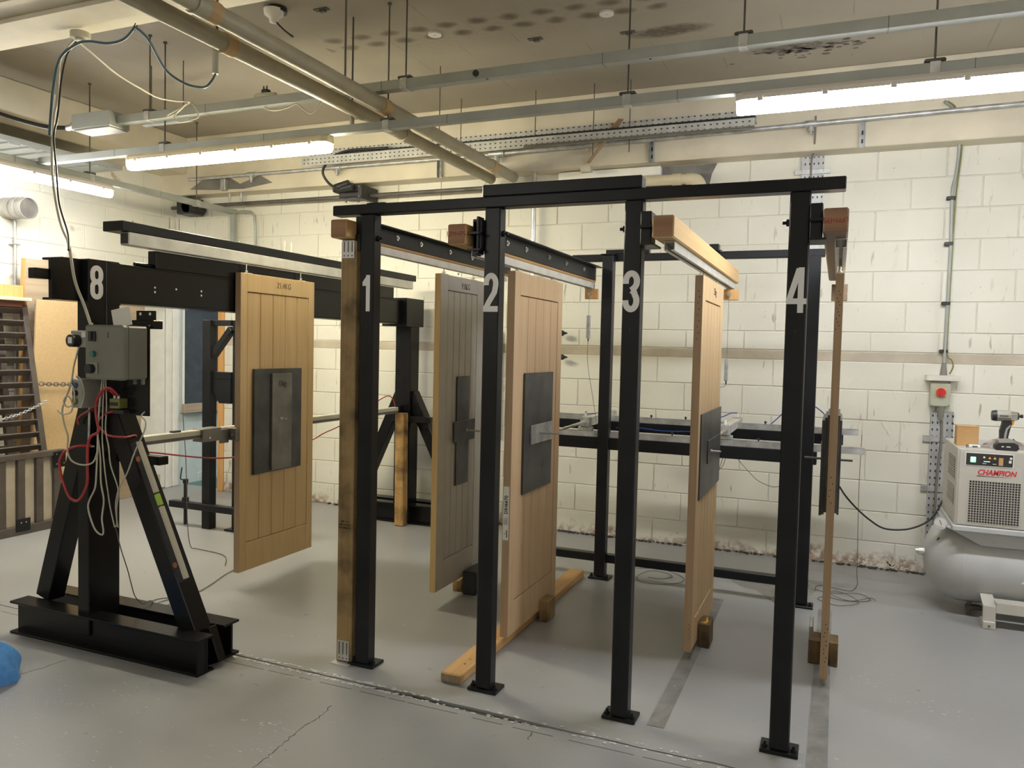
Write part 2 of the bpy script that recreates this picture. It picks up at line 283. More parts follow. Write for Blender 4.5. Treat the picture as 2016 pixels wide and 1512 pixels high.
# ------------------------------------------------------------------ mesh building
class B:
    def __init__(s): s.v = []; s.f = []; s.sm = []
    def add(s, vs, fs, smooth=False):
        o = len(s.v); s.v += [tuple(x) for x in vs]
        for f in fs: s.f.append(tuple(o+i for i in f)); s.sm.append(smooth)
        return s
    def hexa(s, c, ax, h, bev=0.0):
        c = Vector(c); A = [Vector(a) for a in ax]
        if bev <= 0:
            vs = [c + A[0]*(h[0]*i) + A[1]*(h[1]*j) + A[2]*(h[2]*k) for i in (-1, 1) for j in (-1, 1) for k in (-1, 1)]
            return s.add(vs, [(0,1,3,2),(4,6,7,5),(0,4,5,1),(2,3,7,6),(0,2,6,4),(1,5,7,3)])
        bev = min(bev, min(h)*.9); idx = {}; vs = []
        for i in (-1, 1):
            for j in (-1, 1):
                for k in (-1, 1):
                    for a in range(3):
                        t = [h[0]-bev, h[1]-bev, h[2]-bev]; t[a] = h[a]; sg = (i, j, k)
                        idx[(i, j, k, a)] = len(vs); vs.append(c + sum((A[q]*(sg[q]*t[q]) for q in range(3)), Vector()))
        fs = []
        for a in range(3):
            b, d = (a+1) % 3, (a+2) % 3
            for sa in (-1, 1):
                q = []
                for sb, sd in ((-1,-1),(1,-1),(1,1),(-1,1)):
                    t = [0]*3; t[a] = sa; t[b] = sb; t[d] = sd; q.append(idx[(*t, a)])
                fs.append(q if sa > 0 else q[::-1])
            for sb in (-1, 1):
                for sd in (-1, 1):
                    t0 = [0]*3; t0[a] = -1; t0[b] = sb; t0[d] = sd; t1 = list(t0); t1[a] = 1
                    q = [idx[(*t0, b)], idx[(*t1, b)], idx[(*t1, d)], idx[(*t0, d)]]
                    fs.append(q if sb*sd > 0 else q[::-1])
        for i in (-1, 1):
            for j in (-1, 1):
                for k in (-1, 1):
                    q = [idx[(i, j, k, a)] for a in range(3)]; fs.append(q if i*j*k > 0 else q[::-1])
        return s.add(vs, fs)
    def box(s, x0, x1, y0, y1, z0, z1, bev=0.0):
        return s.hexa(((x0+x1)/2, (y0+y1)/2, (z0+z1)/2), ((1,0,0),(0,1,0),(0,0,1)), (abs(x1-x0)/2, abs(y1-y0)/2, abs(z1-z0)/2), bev)
    def beam(s, p0, p1, w, h, up=(0,0,1), bev=0.0):
        p0 = Vector(p0); p1 = Vector(p1); d = (p1-p0); l = d.length; d.normalize()
        u = Vector(up); sd = d.cross(u).normalized(); u = sd.cross(d)
        return s.hexa((p0+p1)/2, (d, sd, u), (l/2, w/2, h/2), bev)
    def cyl(s, p0, p1, r, n=14, r2=None, caps=True):
        p0 = Vector(p0); p1 = Vector(p1); r2 = r if r2 is None else r2
        d = (p1-p0).normalized(); a = d.orthogonal().normalized(); b = d.cross(a)
        c0 = [p0 + (a*math.cos(2*math.pi*i/n) + b*math.sin(2*math.pi*i/n))*r for i in range(n)]
        c1 = [p1 + (a*math.cos(2*math.pi*i/n) + b*math.sin(2*math.pi*i/n))*r2 for i in range(n)]
        s.add(c0+c1, [(i, (i+1) % n, n+(i+1) % n, n+i) for i in range(n)], True)
        if caps: s.add(c0, [tuple(range(n))[::-1]]); s.add(c1, [tuple(range(n))])
        return s
    def ring(s, p0, p1, ro, ri, n=20):
        p0 = Vector(p0); p1 = Vector(p1); d = (p1-p0).normalized(); a = d.orthogonal().normalized(); b = d.cross(a)
        def c(p, r): return [p + (a*math.cos(2*math.pi*i/n) + b*math.sin(2*math.pi*i/n))*r for i in range(n)]
        o0, o1, i0, i1 = c(p0, ro), c(p1, ro), c(p0, ri), c(p1, ri)
        q = [(i, (i+1) % n, n+(i+1) % n, n+i) for i in range(n)]
        s.add(o0+o1, q, True); s.add(i0+i1, [f[::-1] for f in q], True); s.add(o0+i0, [f[::-1] for f in q]); s.add(o1+i1, q)
        return s
    def tube(s, pts, r, n=8, sub=5):
        P = [Vector(p) for p in pts]
        if sub > 1 and len(P) > 2:
            Q = []
            for i in range(len(P)-1):
                a, b, c, d = P[max(i-1, 0)], P[i], P[i+1], P[min(i+2, len(P)-1)]
                for k in range(sub):
                    t = k/sub
                    Q.append(.5*((2*b) + (c-a)*t + (2*a-5*b+4*c-d)*t*t + (3*b-a-3*c+d)*t**3))
            Q.append(P[-1]); P = Q
        P = [p for i, p in enumerate(P) if i == 0 or (p-P[i-1]).length > 1e-5]
        vs = []; nrm = None
        for i, p in enumerate(P):
            t = (P[min(i+1, len(P)-1)] - P[max(i-1, 0)]).normalized()
            if nrm is None: nrm = t.orthogonal().normalized()
            nrm = (nrm - t*nrm.dot(t)); nrm = nrm.normalized() if nrm.length > 1e-6 else t.orthogonal().normalized()
            b = t.cross(nrm)
            vs += [p + (nrm*math.cos(2*math.pi*k/n) + b*math.sin(2*math.pi*k/n))*r for k in range(n)]
        fs = [(i*n+k, i*n+(k+1) % n, (i+1)*n+(k+1) % n, (i+1)*n+k) for i in range(len(P)-1) for k in range(n)]
        s.add(vs, fs, True); m = (len(P)-1)*n
        s.add(vs[:n], [tuple(range(n))[::-1]]); s.add(vs[m:], [tuple(range(n))]); return s
    def prism(s, poly, ax, a0, a1, smooth=False):
        # poly: 2-D outline; ax: extrusion axis; the other two axes in cyclic order
        def q(u, v, a): return {'x': (a, u, v), 'y': (u, a, v), 'z': (u, v, a)}[ax]
        n = len(poly); vs = [q(u, v, a0) for u, v in poly] + [q(u, v, a1) for u, v in poly]
        s.add(vs, [tuple(range(n)), tuple(range(n, 2*n))[::-1]]); s.add(vs, [(i, n+i, n+(i+1) % n, (i+1) % n) for i in range(n)], smooth); return s
    def lathe(s, prof, o, ax, n=28, smooth=True):
        # prof: list of (distance along axis, radius)
        o = Vector(o); d = Vector(ax).normalized(); a = d.orthogonal().normalized(); b = d.cross(a); vs = []
        for t, r in prof: vs += [o + d*t + (a*math.cos(2*math.pi*i/n) + b*math.sin(2*math.pi*i/n))*r for i in range(n)]
        s.add(vs, [(j*n+i, j*n+(i+1) % n, (j+1)*n+(i+1) % n, (j+1)*n+i) for j in range(len(prof)-1) for i in range(n)], smooth); return s
    def bolt(s, p, d, r=.008, h=.006):
        p = Vector(p); d = Vector(d).normalized(); return s.cyl(p, p+d*h, r, 6)

ORG = {}
import bmesh
def mesh_of(b, name, org):
    me = bpy.data.meshes.new(name); o = Vector(org)
    me.from_pydata([Vector(v)-o for v in b.v], [], b.f)
    me.polygons.foreach_set('use_smooth', b.sm)
    bm = bmesh.new(); bm.from_mesh(me); bmesh.ops.recalc_face_normals(bm, faces=bm.faces); bm.to_mesh(me); bm.free()
    me.update(); return me
def tag(o, label=None, cat=None, group=None, kind=None):
    for k, v in (('label', label), ('category', cat), ('group', group), ('kind', kind)):
        if v: o[k] = v
    return o
def thing(name, label, cat, loc, group=None):
    o = bpy.data.objects.new(name, None); COL.objects.link(o); o.location = loc; o.empty_display_size = .1
    ORG[o.name] = Vector(loc); return tag(o, label, cat, group)
SPLIT = {'air_fitting', 'plate_bolt', 'coach_bolt', 'anchor_bolt', 'tie_rod', 'bearing_bolt', 'cover_screw', 'warning_sign', 'port', 'arm_hole', 'bolt_hole', 'shaft_hanger', 'cable_run', 'lid_hole', 'gland'}
def islands(b):
    # group the shapes of one builder that touch each other, so that each loose piece becomes its own object
    n = len(b.f); par = list(range(n))
    def find(i):
        while par[i] != i: par[i] = par[par[i]]; i = par[i]
        return i
    seen = {}
    for i, f in enumerate(b.f):
        for v in f:
            k = tuple(round(c, 4) for c in b.v[v])
            if k in seen: par[find(i)] = find(seen[k])
            else: seen[k] = i
    def group():
        g = {}
        for i in range(n): g.setdefault(find(i), []).append(i)
        return g
    g = group(); bb = {}
    for r, fs in g.items():
        vs = [b.v[v] for i in fs for v in b.f[i]]; bb[r] = [(min(v[k] for v in vs)-.001, max(v[k] for v in vs)+.001) for k in range(3)]
    ks = list(bb)
    for i, p in enumerate(ks):
        for q in ks[:i]:
            if all(bb[p][k][0] <= bb[q][k][1] and bb[q][k][0] <= bb[p][k][1] for k in range(3)): par[find(p)] = find(q)
    out = []
    for fs in group().values():
        c = B()
        m = {}
        for i in fs:
            for v in b.f[i]:
                if v not in m: m[v] = len(c.v); c.v.append(b.v[v])
            c.f.append(tuple(m[v] for v in b.f[i])); c.sm.append(b.sm[i])
        out.append(c)
    return out
def part(name, b, mat, parent, label=None, kind=None):
    if name in SPLIT and kind is None:
        pcs = islands(b)
        if len(pcs) > 1: return [part_one(name, c, mat, parent, label) for c in pcs][0]
    return part_one(name, b, mat, parent, label, kind)
def part_one(name, b, mat, parent, label=None, kind=None):
    org = ORG[parent.name]; me = mesh_of(b, name, org); me.materials.append(M[mat])
    o = bpy.data.objects.new(name, me); COL.objects.link(o); o.parent = parent; ORG[o.name] = org
    return tag(o, label, kind=kind)
def solo(name, b, mat, label=None, cat=None, group=None, kind=None):
    xs = [v[0] for v in b.v]; ys = [v[1] for v in b.v]; zs = [v[2] for v in b.v]
    org = Vector(((min(xs)+max(xs))/2, (min(ys)+max(ys))/2, min(zs)))
    me = mesh_of(b, name, org); me.materials.append(M[mat])
    o = bpy.data.objects.new(name, me); COL.objects.link(o); o.location = org; ORG[o.name] = org
    return tag(o, label, cat, group, kind)
def piece(name, me, loc, parent):      # light copy that shares its mesh
    o = bpy.data.objects.new(name, me); COL.objects.link(o); o.parent = parent; o.location = Vector(loc)-ORG[parent.name]; return o
FACE = {'-y': ((1,0,0),(0,0,1),(0,-1,0)), '+x': ((0,1,0),(0,0,1),(1,0,0)), '-x': ((0,-1,0),(0,0,1),(-1,0,0))}
def text(name, body, size, at, face, mat, parent, sx=1.0, bold=0.0, shear=0.0, rot=0.0, depth=.0006, align='CENTER'):
    cu = bpy.data.curves.new(name, 'FONT'); cu.body = body; cu.size = size; cu.offset = bold; cu.shear = shear
    cu.extrude = depth; cu.align_x = align; cu.align_y = 'CENTER'; cu.resolution_u = 3
    t = bpy.data.objects.new(name, cu); COL.objects.link(t)
    me = bpy.data.meshes.new_from_object(t.evaluated_get(bpy.context.evaluated_depsgraph_get()))
    bpy.data.objects.remove(t); bpy.data.curves.remove(cu)
    r, u, n = [Vector(a) for a in FACE[face]]; c, s_ = math.cos(rot), math.sin(rot); org = ORG[parent.name]
    for v in me.vertices:
        x, y, z = v.co.x*sx, v.co.y, v.co.z; x, y = x*c-y*s_, x*s_+y*c
        v.co = Vector(at)-org + r*x + u*y + n*(z+depth)
    me.materials.clear(); me.materials.append(M[mat]); me.name = name
    o = bpy.data.objects.new(name, me); COL.objects.link(o); o.parent = parent; ORG[o.name] = org; return o
def ribbon(name, strokes, wd, at, face, mat, parent, depth=.0015):
    # thick flat pen strokes; strokes are lists of 2-D points
    b = B(); r, u, n = [Vector(a) for a in FACE[face]]; A = Vector(at)
    def put(p, d): return A + r*p[0] + u*p[1] + n*d
    for si, st in enumerate(strokes):
        dd = depth + si*.0005; closed = st[0] == st[-1]; pts = [Vector(p) for p in (st[:-1] if closed else st)]; m = len(pts); lf = []; rt = []
        for i, p in enumerate(pts):
            a = pts[(i-1) % m] if (closed or i > 0) else p; c = pts[(i+1) % m] if (closed or i < m-1) else p
            d1 = (p-a).normalized() if (p-a).length else (c-p).normalized(); d2 = (c-p).normalized() if (c-p).length else d1
            n1 = Vector((-d1.y, d1.x)); n2 = Vector((-d2.y, d2.x)); k = (n1+n2).normalized(); k = k/max(.35, k.dot(n1))
            lf.append(p+k*wd/2); rt.append(p-k*wd/2)
        vs = [put(p, dd) for p in lf] + [put(p, dd) for p in rt] + [put(p, 0) for p in lf] + [put(p, 0) for p in rt]
        rng = range(m if closed else m-1); fs = []
        for i in rng:
            j = (i+1) % m; fs += [(i, j, m+j, m+i), (i, 2*m+i, 2*m+j, j), (m+i, m+j, 3*m+j, 3*m+i)]
        b.add(vs, fs)
    return part(name, b, mat, parent)
def arc(cx, cy, rx, ry, a0, a1, n=14): return [(cx+rx*math.cos(R(a0+(a1-a0)*i/n)), cy+ry*math.sin(R(a0+(a1-a0)*i/n))) for i in range(n+1)]
def digit(ch, W, H):
    t = W*(.30 if ch in '14' else .35); h = t/2
    if ch == '8':
        w = W/2-h
        def loop(y0, y1):
            ry = min((y1-y0)/2, w*1.15); l = arc(0, y1-ry, w, ry, 0, 180) + arc(0, y0+ry, w, ry, 180, 360); return l+[l[0]]
        return [loop(h, H*.52), loop(H*.52, H-h)], t
    if ch == '1': return [[(W*.12, 0), (W*.12, H)], [(-W*.30, H*.765), (W*.12, H*.765)], [(-W*.12, H*.80), (W*.14, H*.94)]], t
    if ch == '2':
        w = W/2-h
        return [arc(0, H*.72, w, H*.28-h, 190, -20) + [(w*.75, H*.50), (-w*.35, H*.26), (-w*.95, H*.10)], [(-W/2, h), (W/2, h)]], t
    if ch == '3':
        w = W/2-h
        return [[(-w, H*.68)]+arc(0, H*.74, w, H*.26-h, 175, -60)+[(0, H*.525)], [(0, H*.525), (w*.5, H*.49)]+arc(0, H*.27, w, H*.27-h, 45, -185)], t
    if ch == '4': return [[(W*.20, 0), (W*.20, H)], [(-W*.5, H*.255), (W*.5, H*.255)], [(-W*.40, H*.24), (W*.10, H*.97)]], t
# ================================================================== the room
YB, XL, ZC = 6.34, -6.60, 3.65          # back wall, left wall, ceiling
XR, YR = 7.0, -4.5                      # right wall and the wall behind the photographer
HAIR = [[(-1.973, 2.765), (-1.955, 2.645), (-1.967, 2.543), (-1.944, 2.376), (-1.931, 2.233), (-1.90, 2.0)], [(-3.469, 2.347), (-3.446, 2.452), (-3.416, 2.612)], [(-1.098, 2.93), (-1.09, 2.86)]]
CHIPS_GLINTS = [(-2.10, 2.52, .06, .03, 30), (-2.0, 2.29, .05, .05, 14), (.17, 4.09, .05, .05, 26), (.45, 3.90, .08, .05, 22), (-2.28, 2.93, .04, .012, 16), (-1.16, 2.975, .03, .012, 14), (-3.0, 2.1, .35, .25, 160), (-2.0, 3.6, .5, .4, 40), (0, 3.1, .05, .10, 40)]  # wide near-left cluster paints gloss glints on the floor; the rest are chips
def build_floor():
    rnd = random.Random(3); b = B(); n = 150; x0, x1 = -7.2, XR
    front = []; back = []
    for i in range(n+1):
        x = x0+(x1-x0)*i/n; w = .004 + .011*max(0, math.sin(x*3.1)+rnd.random()*1.1-.2) if x > -2.9 else .003
        y = 3.005 + .012*math.sin(x*1.7) + rnd.uniform(-.005, .005)
        front.append((x, y-w)); back.append((x, y+w+rnd.uniform(0, .005)))
    for i in range(n):
        (xa, fa), (xb, fb) = front[i], front[i+1]; ba, bb = back[i][1], back[i+1][1]
        b.add([(xa, YR, 0), (xb, YR, 0), (xb, fb, 0), (xa, fa, 0)], [(0, 1, 2, 3)])
        b.add([(xa, ba, 0), (xb, bb, 0), (xb, YB+.1, 0), (xa, YB+.1, 0)], [(0, 1, 2, 3)])
        b.add([(xa, fa, 0), (xb, fb, 0), (xb, fb, -.012), (xa, fa, -.012)], [(0, 1, 2, 3)])
        b.add([(xa, ba, -.012), (xb, bb, -.012), (xb, bb, 0), (xa, ba, 0)], [(0, 1, 2, 3)])
    me = bpy.data.meshes.new('floor'); me.from_pydata(b.v, [], b.f); me.materials.append(M['floor'])
    f = bpy.data.objects.new('floor', me); COL.objects.link(f); ORG['floor'] = Vector(); tag(f, kind='structure')
    part('joint_bed', B().box(x0, x1, 2.93, 3.08, -.016, -.012), 'crackfill', f)
    # flaked paint along the open joint, and the thin saw cut beside it
    c = B()
    for i in range(460):
        x = rnd.choice((rnd.uniform(-2.85, .4), rnd.uniform(-2.8, -1.6))); y = 3.005+.012*math.sin(x*1.7)+rnd.choice((-1, 1))*rnd.uniform(.012, .03); r = rnd.uniform(.002, .012); a = rnd.random()*6
        p = [(x+r*rnd.uniform(.6, 1.8)*math.cos(a+k*1.57), y+r*.7*math.sin(a+k*1.57)) for k in range(4)]
        c.prism(p, 'z', .0002, rnd.uniform(.0012, .003))
    part('paint_flakes', c, 'chip_glint', f, kind='stuff')
    c = B(); x = -6.0
    while x < .9:
        l = rnd.uniform(.05, .3); y = 2.935+.008*math.sin(x*2); c.box(x, x+l*.9, y-.0015, y+.0015, .0001, .0006); x += l+rnd.uniform(0, .05)*(x > -2.6)
    part('saw_cut', c, 'crackfill', f)
    def crack(pts, w):
        c = B(); P = []
        for k in range(len(pts)-1):
            for q in range(9): t = q/9; P.append((pts[k][0]*(1-t)+pts[k+1][0]*t+rnd.uniform(-.006, .006), pts[k][1]*(1-t)+pts[k+1][1]*t+rnd.uniform(-.006, .006)))
        P.append(pts[-1])
        for a_, b_ in zip(P, P[1:]): c.beam((*a_, .0004), (*b_, .0004), w*rnd.uniform(.5, 1.3), .0006)
        part('hairline_crack', c, 'crackfill', f)
    for pts in HAIR: crack(pts, .0028)
    c = B()
    for (cx, cy, sx, sy, n_) in CHIPS_GLINTS:
        for i in range(n_):
            x, y = rnd.gauss(cx, sx), rnd.gauss(cy, sy); r = rnd.uniform(.0015, .006); a = rnd.random()*6
            c.prism([(x+r*2*math.cos(a+k*1.57), y+r*.6*math.sin(a+k*1.57)) for k in range(4)], 'z', .0002, .0009)
    part('chips_and_glints', c, 'chip_glint', f, kind='stuff')
    def outline(pts, m, name, h=.0006): part(name, B().prism(pts, 'z', .0002, h), m, f)
    outline([(-.63,5.52),(-.54,5.39),(-.44,5.35),(-.37,5.24),(-.30,5.10),(-.21,5.26),(-.10,5.42),(-.08,5.54),(-.12,5.66),(-.25,5.72),(-.45,5.70)], 'wet', 'dried_spill')
    return f
FLOOR = build_floor()
solo('ceiling', B().box(XL-.6, XR+.1, YR-.1, YB+.1, ZC, ZC+.1), 'ceiling', kind='structure')
CEIL = bpy.data.objects['ceiling']

# ---- back wall: coursed blocks on a mortar bed, a bare repair band at eye height, doorway at its left end
DX0, DX1, DZ = -6.60, -5.98, 2.06
w = B().box(XL-.1, DX1, YB+.001, YB+.16, DZ, ZC).box(DX1, XR, YB+.001, YB+.16, 0, ZC)
WB = solo('wall_back', w, 'mortar', kind='structure')
COURSES = [(0, .197), (.197, .422), (.422, .647), (.647, .872), (.872, 1.097), (1.097, 1.322), (1.322, 1.53), (1.605, 1.748),
           (1.748, 1.970), (1.970, 2.192), (2.192, 2.414), (2.414, 2.636), (2.636, 2.858), (2.858, 3.08)]
BLK = {}
def block_mesh(l, h, axis):
    k = (round(l, 3), round(h, 3), axis)
    if k not in BLK:
        b = B(); e = .003; g = .004
        if axis == 'x': b.box(-l/2+g, l/2-g, -.007, .02, g, h-g, e)
        else: b.box(-.02, .007, -l/2+g, l/2-g, g, h-g, e)
        BLK[k] = mesh_of(b, 'block', (0, 0, 0)); BLK[k].materials.append(M['block'])
    return BLK[k]
def lay_x(wall, xa, xb, y, zs, start, par0=0, skip=None):
    rnd = random.Random(11)
    for i, (z0, z1) in enumerate(zs):
        x = start + (.225 if (i+par0) % 2 else 0)
        x -= .45*math.ceil((x-xa)/.45)
        while x < xb:
            a, c = max(x, xa), min(x+.45, xb)
            if c-a > .05:
                for (u, v) in (skip(a, c, z0) if skip else [(a, c)]):
                    if v-u > .04: piece('block', block_mesh(v-u, z1-z0, 'x'), ((u+v)/2, y+.012-.012+rnd.uniform(-.0012, .0012), z0), wall)
            x += .45
def door_skip(a, c, z0):
    if z0 > DZ-.12: return [(a, c)]
    out = []
    if a < DX0: out.append((a, min(c, DX0)))
    if c > DX1: out.append((max(a, DX1), c))
    return out
lay_x(WB, XL+.01, 2.0, YB, COURSES, .21, 1, door_skip)
part('repair_band', B().box(DX1, 2.0, YB-.003, YB+.02, 1.532, 1.603, .003), 'band', WB, 'bare beige mortar band')
# marks on the wall
rnd = random.Random(5)
for (x, z, l, a) in ((.30, 1.10, .10, 115), (.34, 1.04, .13, 120), (.46, 1.08, .06, 110), (.52, 1.25, .08, 75), (.10, 1.38, .07, 60), (1.0, 1.62, .05, 80), (-.95, .36, .07, 85), (-1.05, .5, .06, 95), (.38, 1.3, .09, 118), (.42, .93, .05, 60), (-.42, 2.32, .07, 88), (.1, 2.5, .06, 92), (.05, 2.3, .10, 95)):
    d = Vector((math.cos(R(a)), 0, math.sin(R(a))))*l/2; c = Vector((x, YB-.0080, z))
    part('scuff_mark', B().beam(c-d, c+d, .0012, rnd.uniform(.004, .010), up=(0, 1, 0)).beam(c-d*.6+Vector((.03, 0, .01)), c+d*.3+Vector((.03, 0, .01)), .001, .005, up=(0, 1, 0)), 'band', WB)
# peeled flakes and debris at the foot of the wall
c = B(); rnd = random.Random(9)
for i in range(190):
    x = rnd.choice((rnd.uniform(-2.4, .62), rnd.gauss(-1.15, .30), rnd.gauss(-1.15, .30), rnd.gauss(.38, .13), rnd.gauss(.38, .13))); z = abs(rnd.gauss(0, .035)); y = YB-.006-rnd.random()*.02*(z < .03); r = rnd.uniform(.004, .017)
    p = Vector((x, y, z+.004)); a = rnd.random()*3
    c.hexa(p, ((math.cos(a), 0, math.sin(a)), (0, 1, 0), (-math.sin(a), 0, math.cos(a))), (r, .003, r*.55), .002)
part('peeled_paint', c, 'peel', WB, kind='stuff')
c = B()
for i in range(300):
    x = rnd.uniform(-4.6, .62); p = Vector((x, YB-.016-rnd.random()*.025, .006)); r = rnd.uniform(.004, .016); a = rnd.random()*3
    c.hexa(p, ((math.cos(a), math.sin(a), 0), (-math.sin(a), math.cos(a), 0), (0, 0, 1)), (r, r*.6, .005*rnd.uniform(.8, 2)), .002)
part('wall_foot_dirt', c, 'crackfill', WB, kind='stuff')

# ---- left wall
w = B().box(XL-.16, XL-.001, YR, YB+.012, 0, ZC)
WL = solo('wall_left', w, 'mortar', kind='structure')
rnd = random.Random(12)
for i, (z0, z1) in enumerate(COURSES + [(3.08, 3.30)]):
    y = 3.0 + (.225 if i % 2 else 0) - .225; yend = 5.80 if z1 < 2.2 else YB-.01
    while y < yend:
        a, c_ = max(y, 3.0), min(y+.45, yend)
        if c_-a > .05: piece('block', block_mesh(c_-a, z1-z0, 'y'), (XL+rnd.uniform(-.001, .001), (a+c_)/2, z0), WL)
        y += .45
solo('wall_right', B().box(XR, XR+.1, YR, YB+.1, 0, ZC), 'mortar', kind='structure')
solo('wall_rear', B().box(XL, XR, YR-.1, YR, 0, ZC), 'mortar', kind='structure')

# ---- beams under the ceiling
t = solo('trim_1', B().box(XL, XR, 6.15, YB+.012, 3.065, ZC, .006), 'beam_paint', kind='structure')
part('spalled_patch', B().prism([(-6.2,3.12),(-6.05,3.2),(-5.7,3.22),(-5.55,3.14),(-5.3,3.21),(-5.15,3.13),(-5.5,3.09),(-5.9,3.1)], 'y', 6.145, 6.15), 'darkpatch', t)
solo('trim_2', B().box(-7.1, XR, 2.62, 3.08, 3.22, ZC, .012).box(-7.1, XR, 2.76, 2.94, 3.195, 3.22, .008), 'beam_paint', kind='structure')
solo('trim_3', B().box(XL, -6.25, 3.08, 6.15, 3.28, ZC, .008), 'beam_paint', kind='structure')
# slatted vent box hung under the left beam
t = solo('trim_4', B().box(-6.58, -6.05, 3.1, 5.2, 3.10, 3.14), 'zincd', kind='structure')
for k in range(12): part('slat', B().box(-6.56, -6.07, 3.2+k*.16, 3.3+k*.16, 3.085, 3.10, .003), 'zincd', t)

# ---- dark patch, board and boxed pipe high on the back wall
part('bare_patch', B().prism([(-2.05,3.063),(-.94,3.063),(-.98,2.98),(-1.0,2.87),(-1.30,2.86),(-1.55,2.90),(-2.0,2.98)], 'y', YB-.011, YB-.0075), 'darkpatch', WB)
solo('timber_board', B().box(-2.24, -1.37, 6.26, 6.325, 2.985, 3.06, .006), 'white', 'white painted board fixed under the wall beam', 'board')

# ---- ceiling marks and fixings
def cmark(x, y, rx, ry, m, name, h=.002):
    rr = random.Random(int(x*100)); p = [(x+rx*math.cos(a*.42)*rr.uniform(.8, 1.1), y+ry*math.sin(a*.42)*rr.uniform(.8, 1.1)) for a in range(15)]
    part(name, B().prism(p, 'z', ZC-h, ZC), m, CEIL)
rnd = random.Random(21); c = B()
for i in range(120):
    x = rnd.gauss(-.30, .20); y = rnd.gauss(5.70, .07)
    r = rnd.uniform(.004, .016); p = [(x+r*2*math.cos(a*1.05), y+r*math.sin(a*1.05)+.3*(x+.32)*0) for a in range(6)]; c.prism(p, 'z', ZC-.002, ZC)
part('flaked_soot', c, 'soot', CEIL, kind='stuff')
for (x, y) in ((-2.56, 4.65), (-1.40, 4.72)):
    part('white_plug', B().cyl((x, y, ZC-.012), (x, y, ZC), .045, 20).cyl((x, y, ZC-.016), (x, y, ZC-.012), .008, 10), 'label', CEIL)
for (x, y) in ((-1.96, 4.95), (-3.05, 4.08), (-1.35, 5.05)):
    part('slotted_fixing', B().box(x-.05, x+.05, y-.02, y+.02, ZC-.006, ZC, .002).box(x-.01, x+.03, y-.012, y+.012, ZC-.02, ZC-.006), 'conduit', CEIL)

# ---- doorway at the corner and what shows through it
d = thing('door_1', None, None, (XL+.03, 5.99, 0)); tag(d, kind='structure')
part('leaf', B().box(XL+.012, XL+.05, 5.80, 6.16, .01, 2.05, .004), 'white', d)
part('scuff', B().box(XL+.05, XL+.0505, 5.9, 6.1, .05, .16), 'band', d)
t = solo('trim_5', B().box(XL+.0, XL+.055, 6.17, 6.235, 0, 2.12, .006).box(XL, XL+.04, 6.235, 6.27, 0, 2.1, .004).box(XL, XL+.055, 6.27, 6.33, 0, 2.12, .008), 'white', kind='structure')
solo('trim_6', B().box(XL+.0, XL+.03, YB-.01, YB+.03, 0, DZ+.03, .004).box(XL, DX1, YB-.02, YB+.02, DZ, DZ+.08, .006), 'white', kind='structure')
solo('trim_7', B().box(DX1, DX1+.075, YB-.03, YB+.02, 0, DZ+.05, .005), 'orange', kind='structure')
solo('floor_2', B().box(-6.9, -4.2, YB+.1, 9.5, -.06, .0), 'carpet', kind='structure')
WN = solo('wall_next_room', B().box(XL-.16, XL+.02, YB+.012, 9.5, 0, 2.6).box(XL, -4.2, 9.5, 9.6, 0, 2.6).box(-4.2, -4.1, YB+.16, 9.6, 0, 2.6), 'room_wall', kind='structure')
solo('ceiling_2', B().box(XL-.16, -4.1, YB+.16, 9.6, 2.6, 2.7), 'white', kind='structure')
solo('baseboard_next_room', B().box(XL+.02, XL+.035, YB+.3, 9.5, 0, .10, .003), 'room_wall', kind='structure')
wd = thing('window_1', None, None, (XL+.02, 6.9, .80)); tag(wd, kind='structure')
part('window_frame', B().box(XL+.02, XL+.06, 6.42, 7.5, .80, .88, .004).box(XL+.02, XL+.06, 6.42, 7.5, 1.92, 2.05, .004).box(XL+.02, XL+.055, 7.42, 7.5, .88, 1.92).box(XL+.02, XL+.06, 6.95, 7.0, .88, 1.92), 'osb', wd)
part('sill', B().box(XL+.02, XL+.09, 6.40, 7.52, .785, .80, .004), 'osb', wd)
part('pane', B().box(XL+.02, XL+.03, 6.435, 6.95, .88, 1.92), 'darkglass', wd)
part('pane', B().box(XL+.02, XL+.03, 7.0, 7.42, .88, 1.92), 'darkglass', wd)
part('blind_edge', B().box(XL+.02, XL+.045, 6.42, 6.435, .88, 1.92, .003), 'white', wd)
fit = thing('added_room_light', 'unseen batten light added in the room beyond the doorway', 'light', (-5.4, 7.6, 2.53))  # out of view, put in to light the room beyond
part('body', B().box(-5.45, -5.35, 7.1, 8.1, 2.56, 2.6, .004), 'fitting2', fit)
part('diffuser', B().box(-5.44, -5.36, 7.11, 8.09, 2.53, 2.56, .01), 'tubecool', fit)
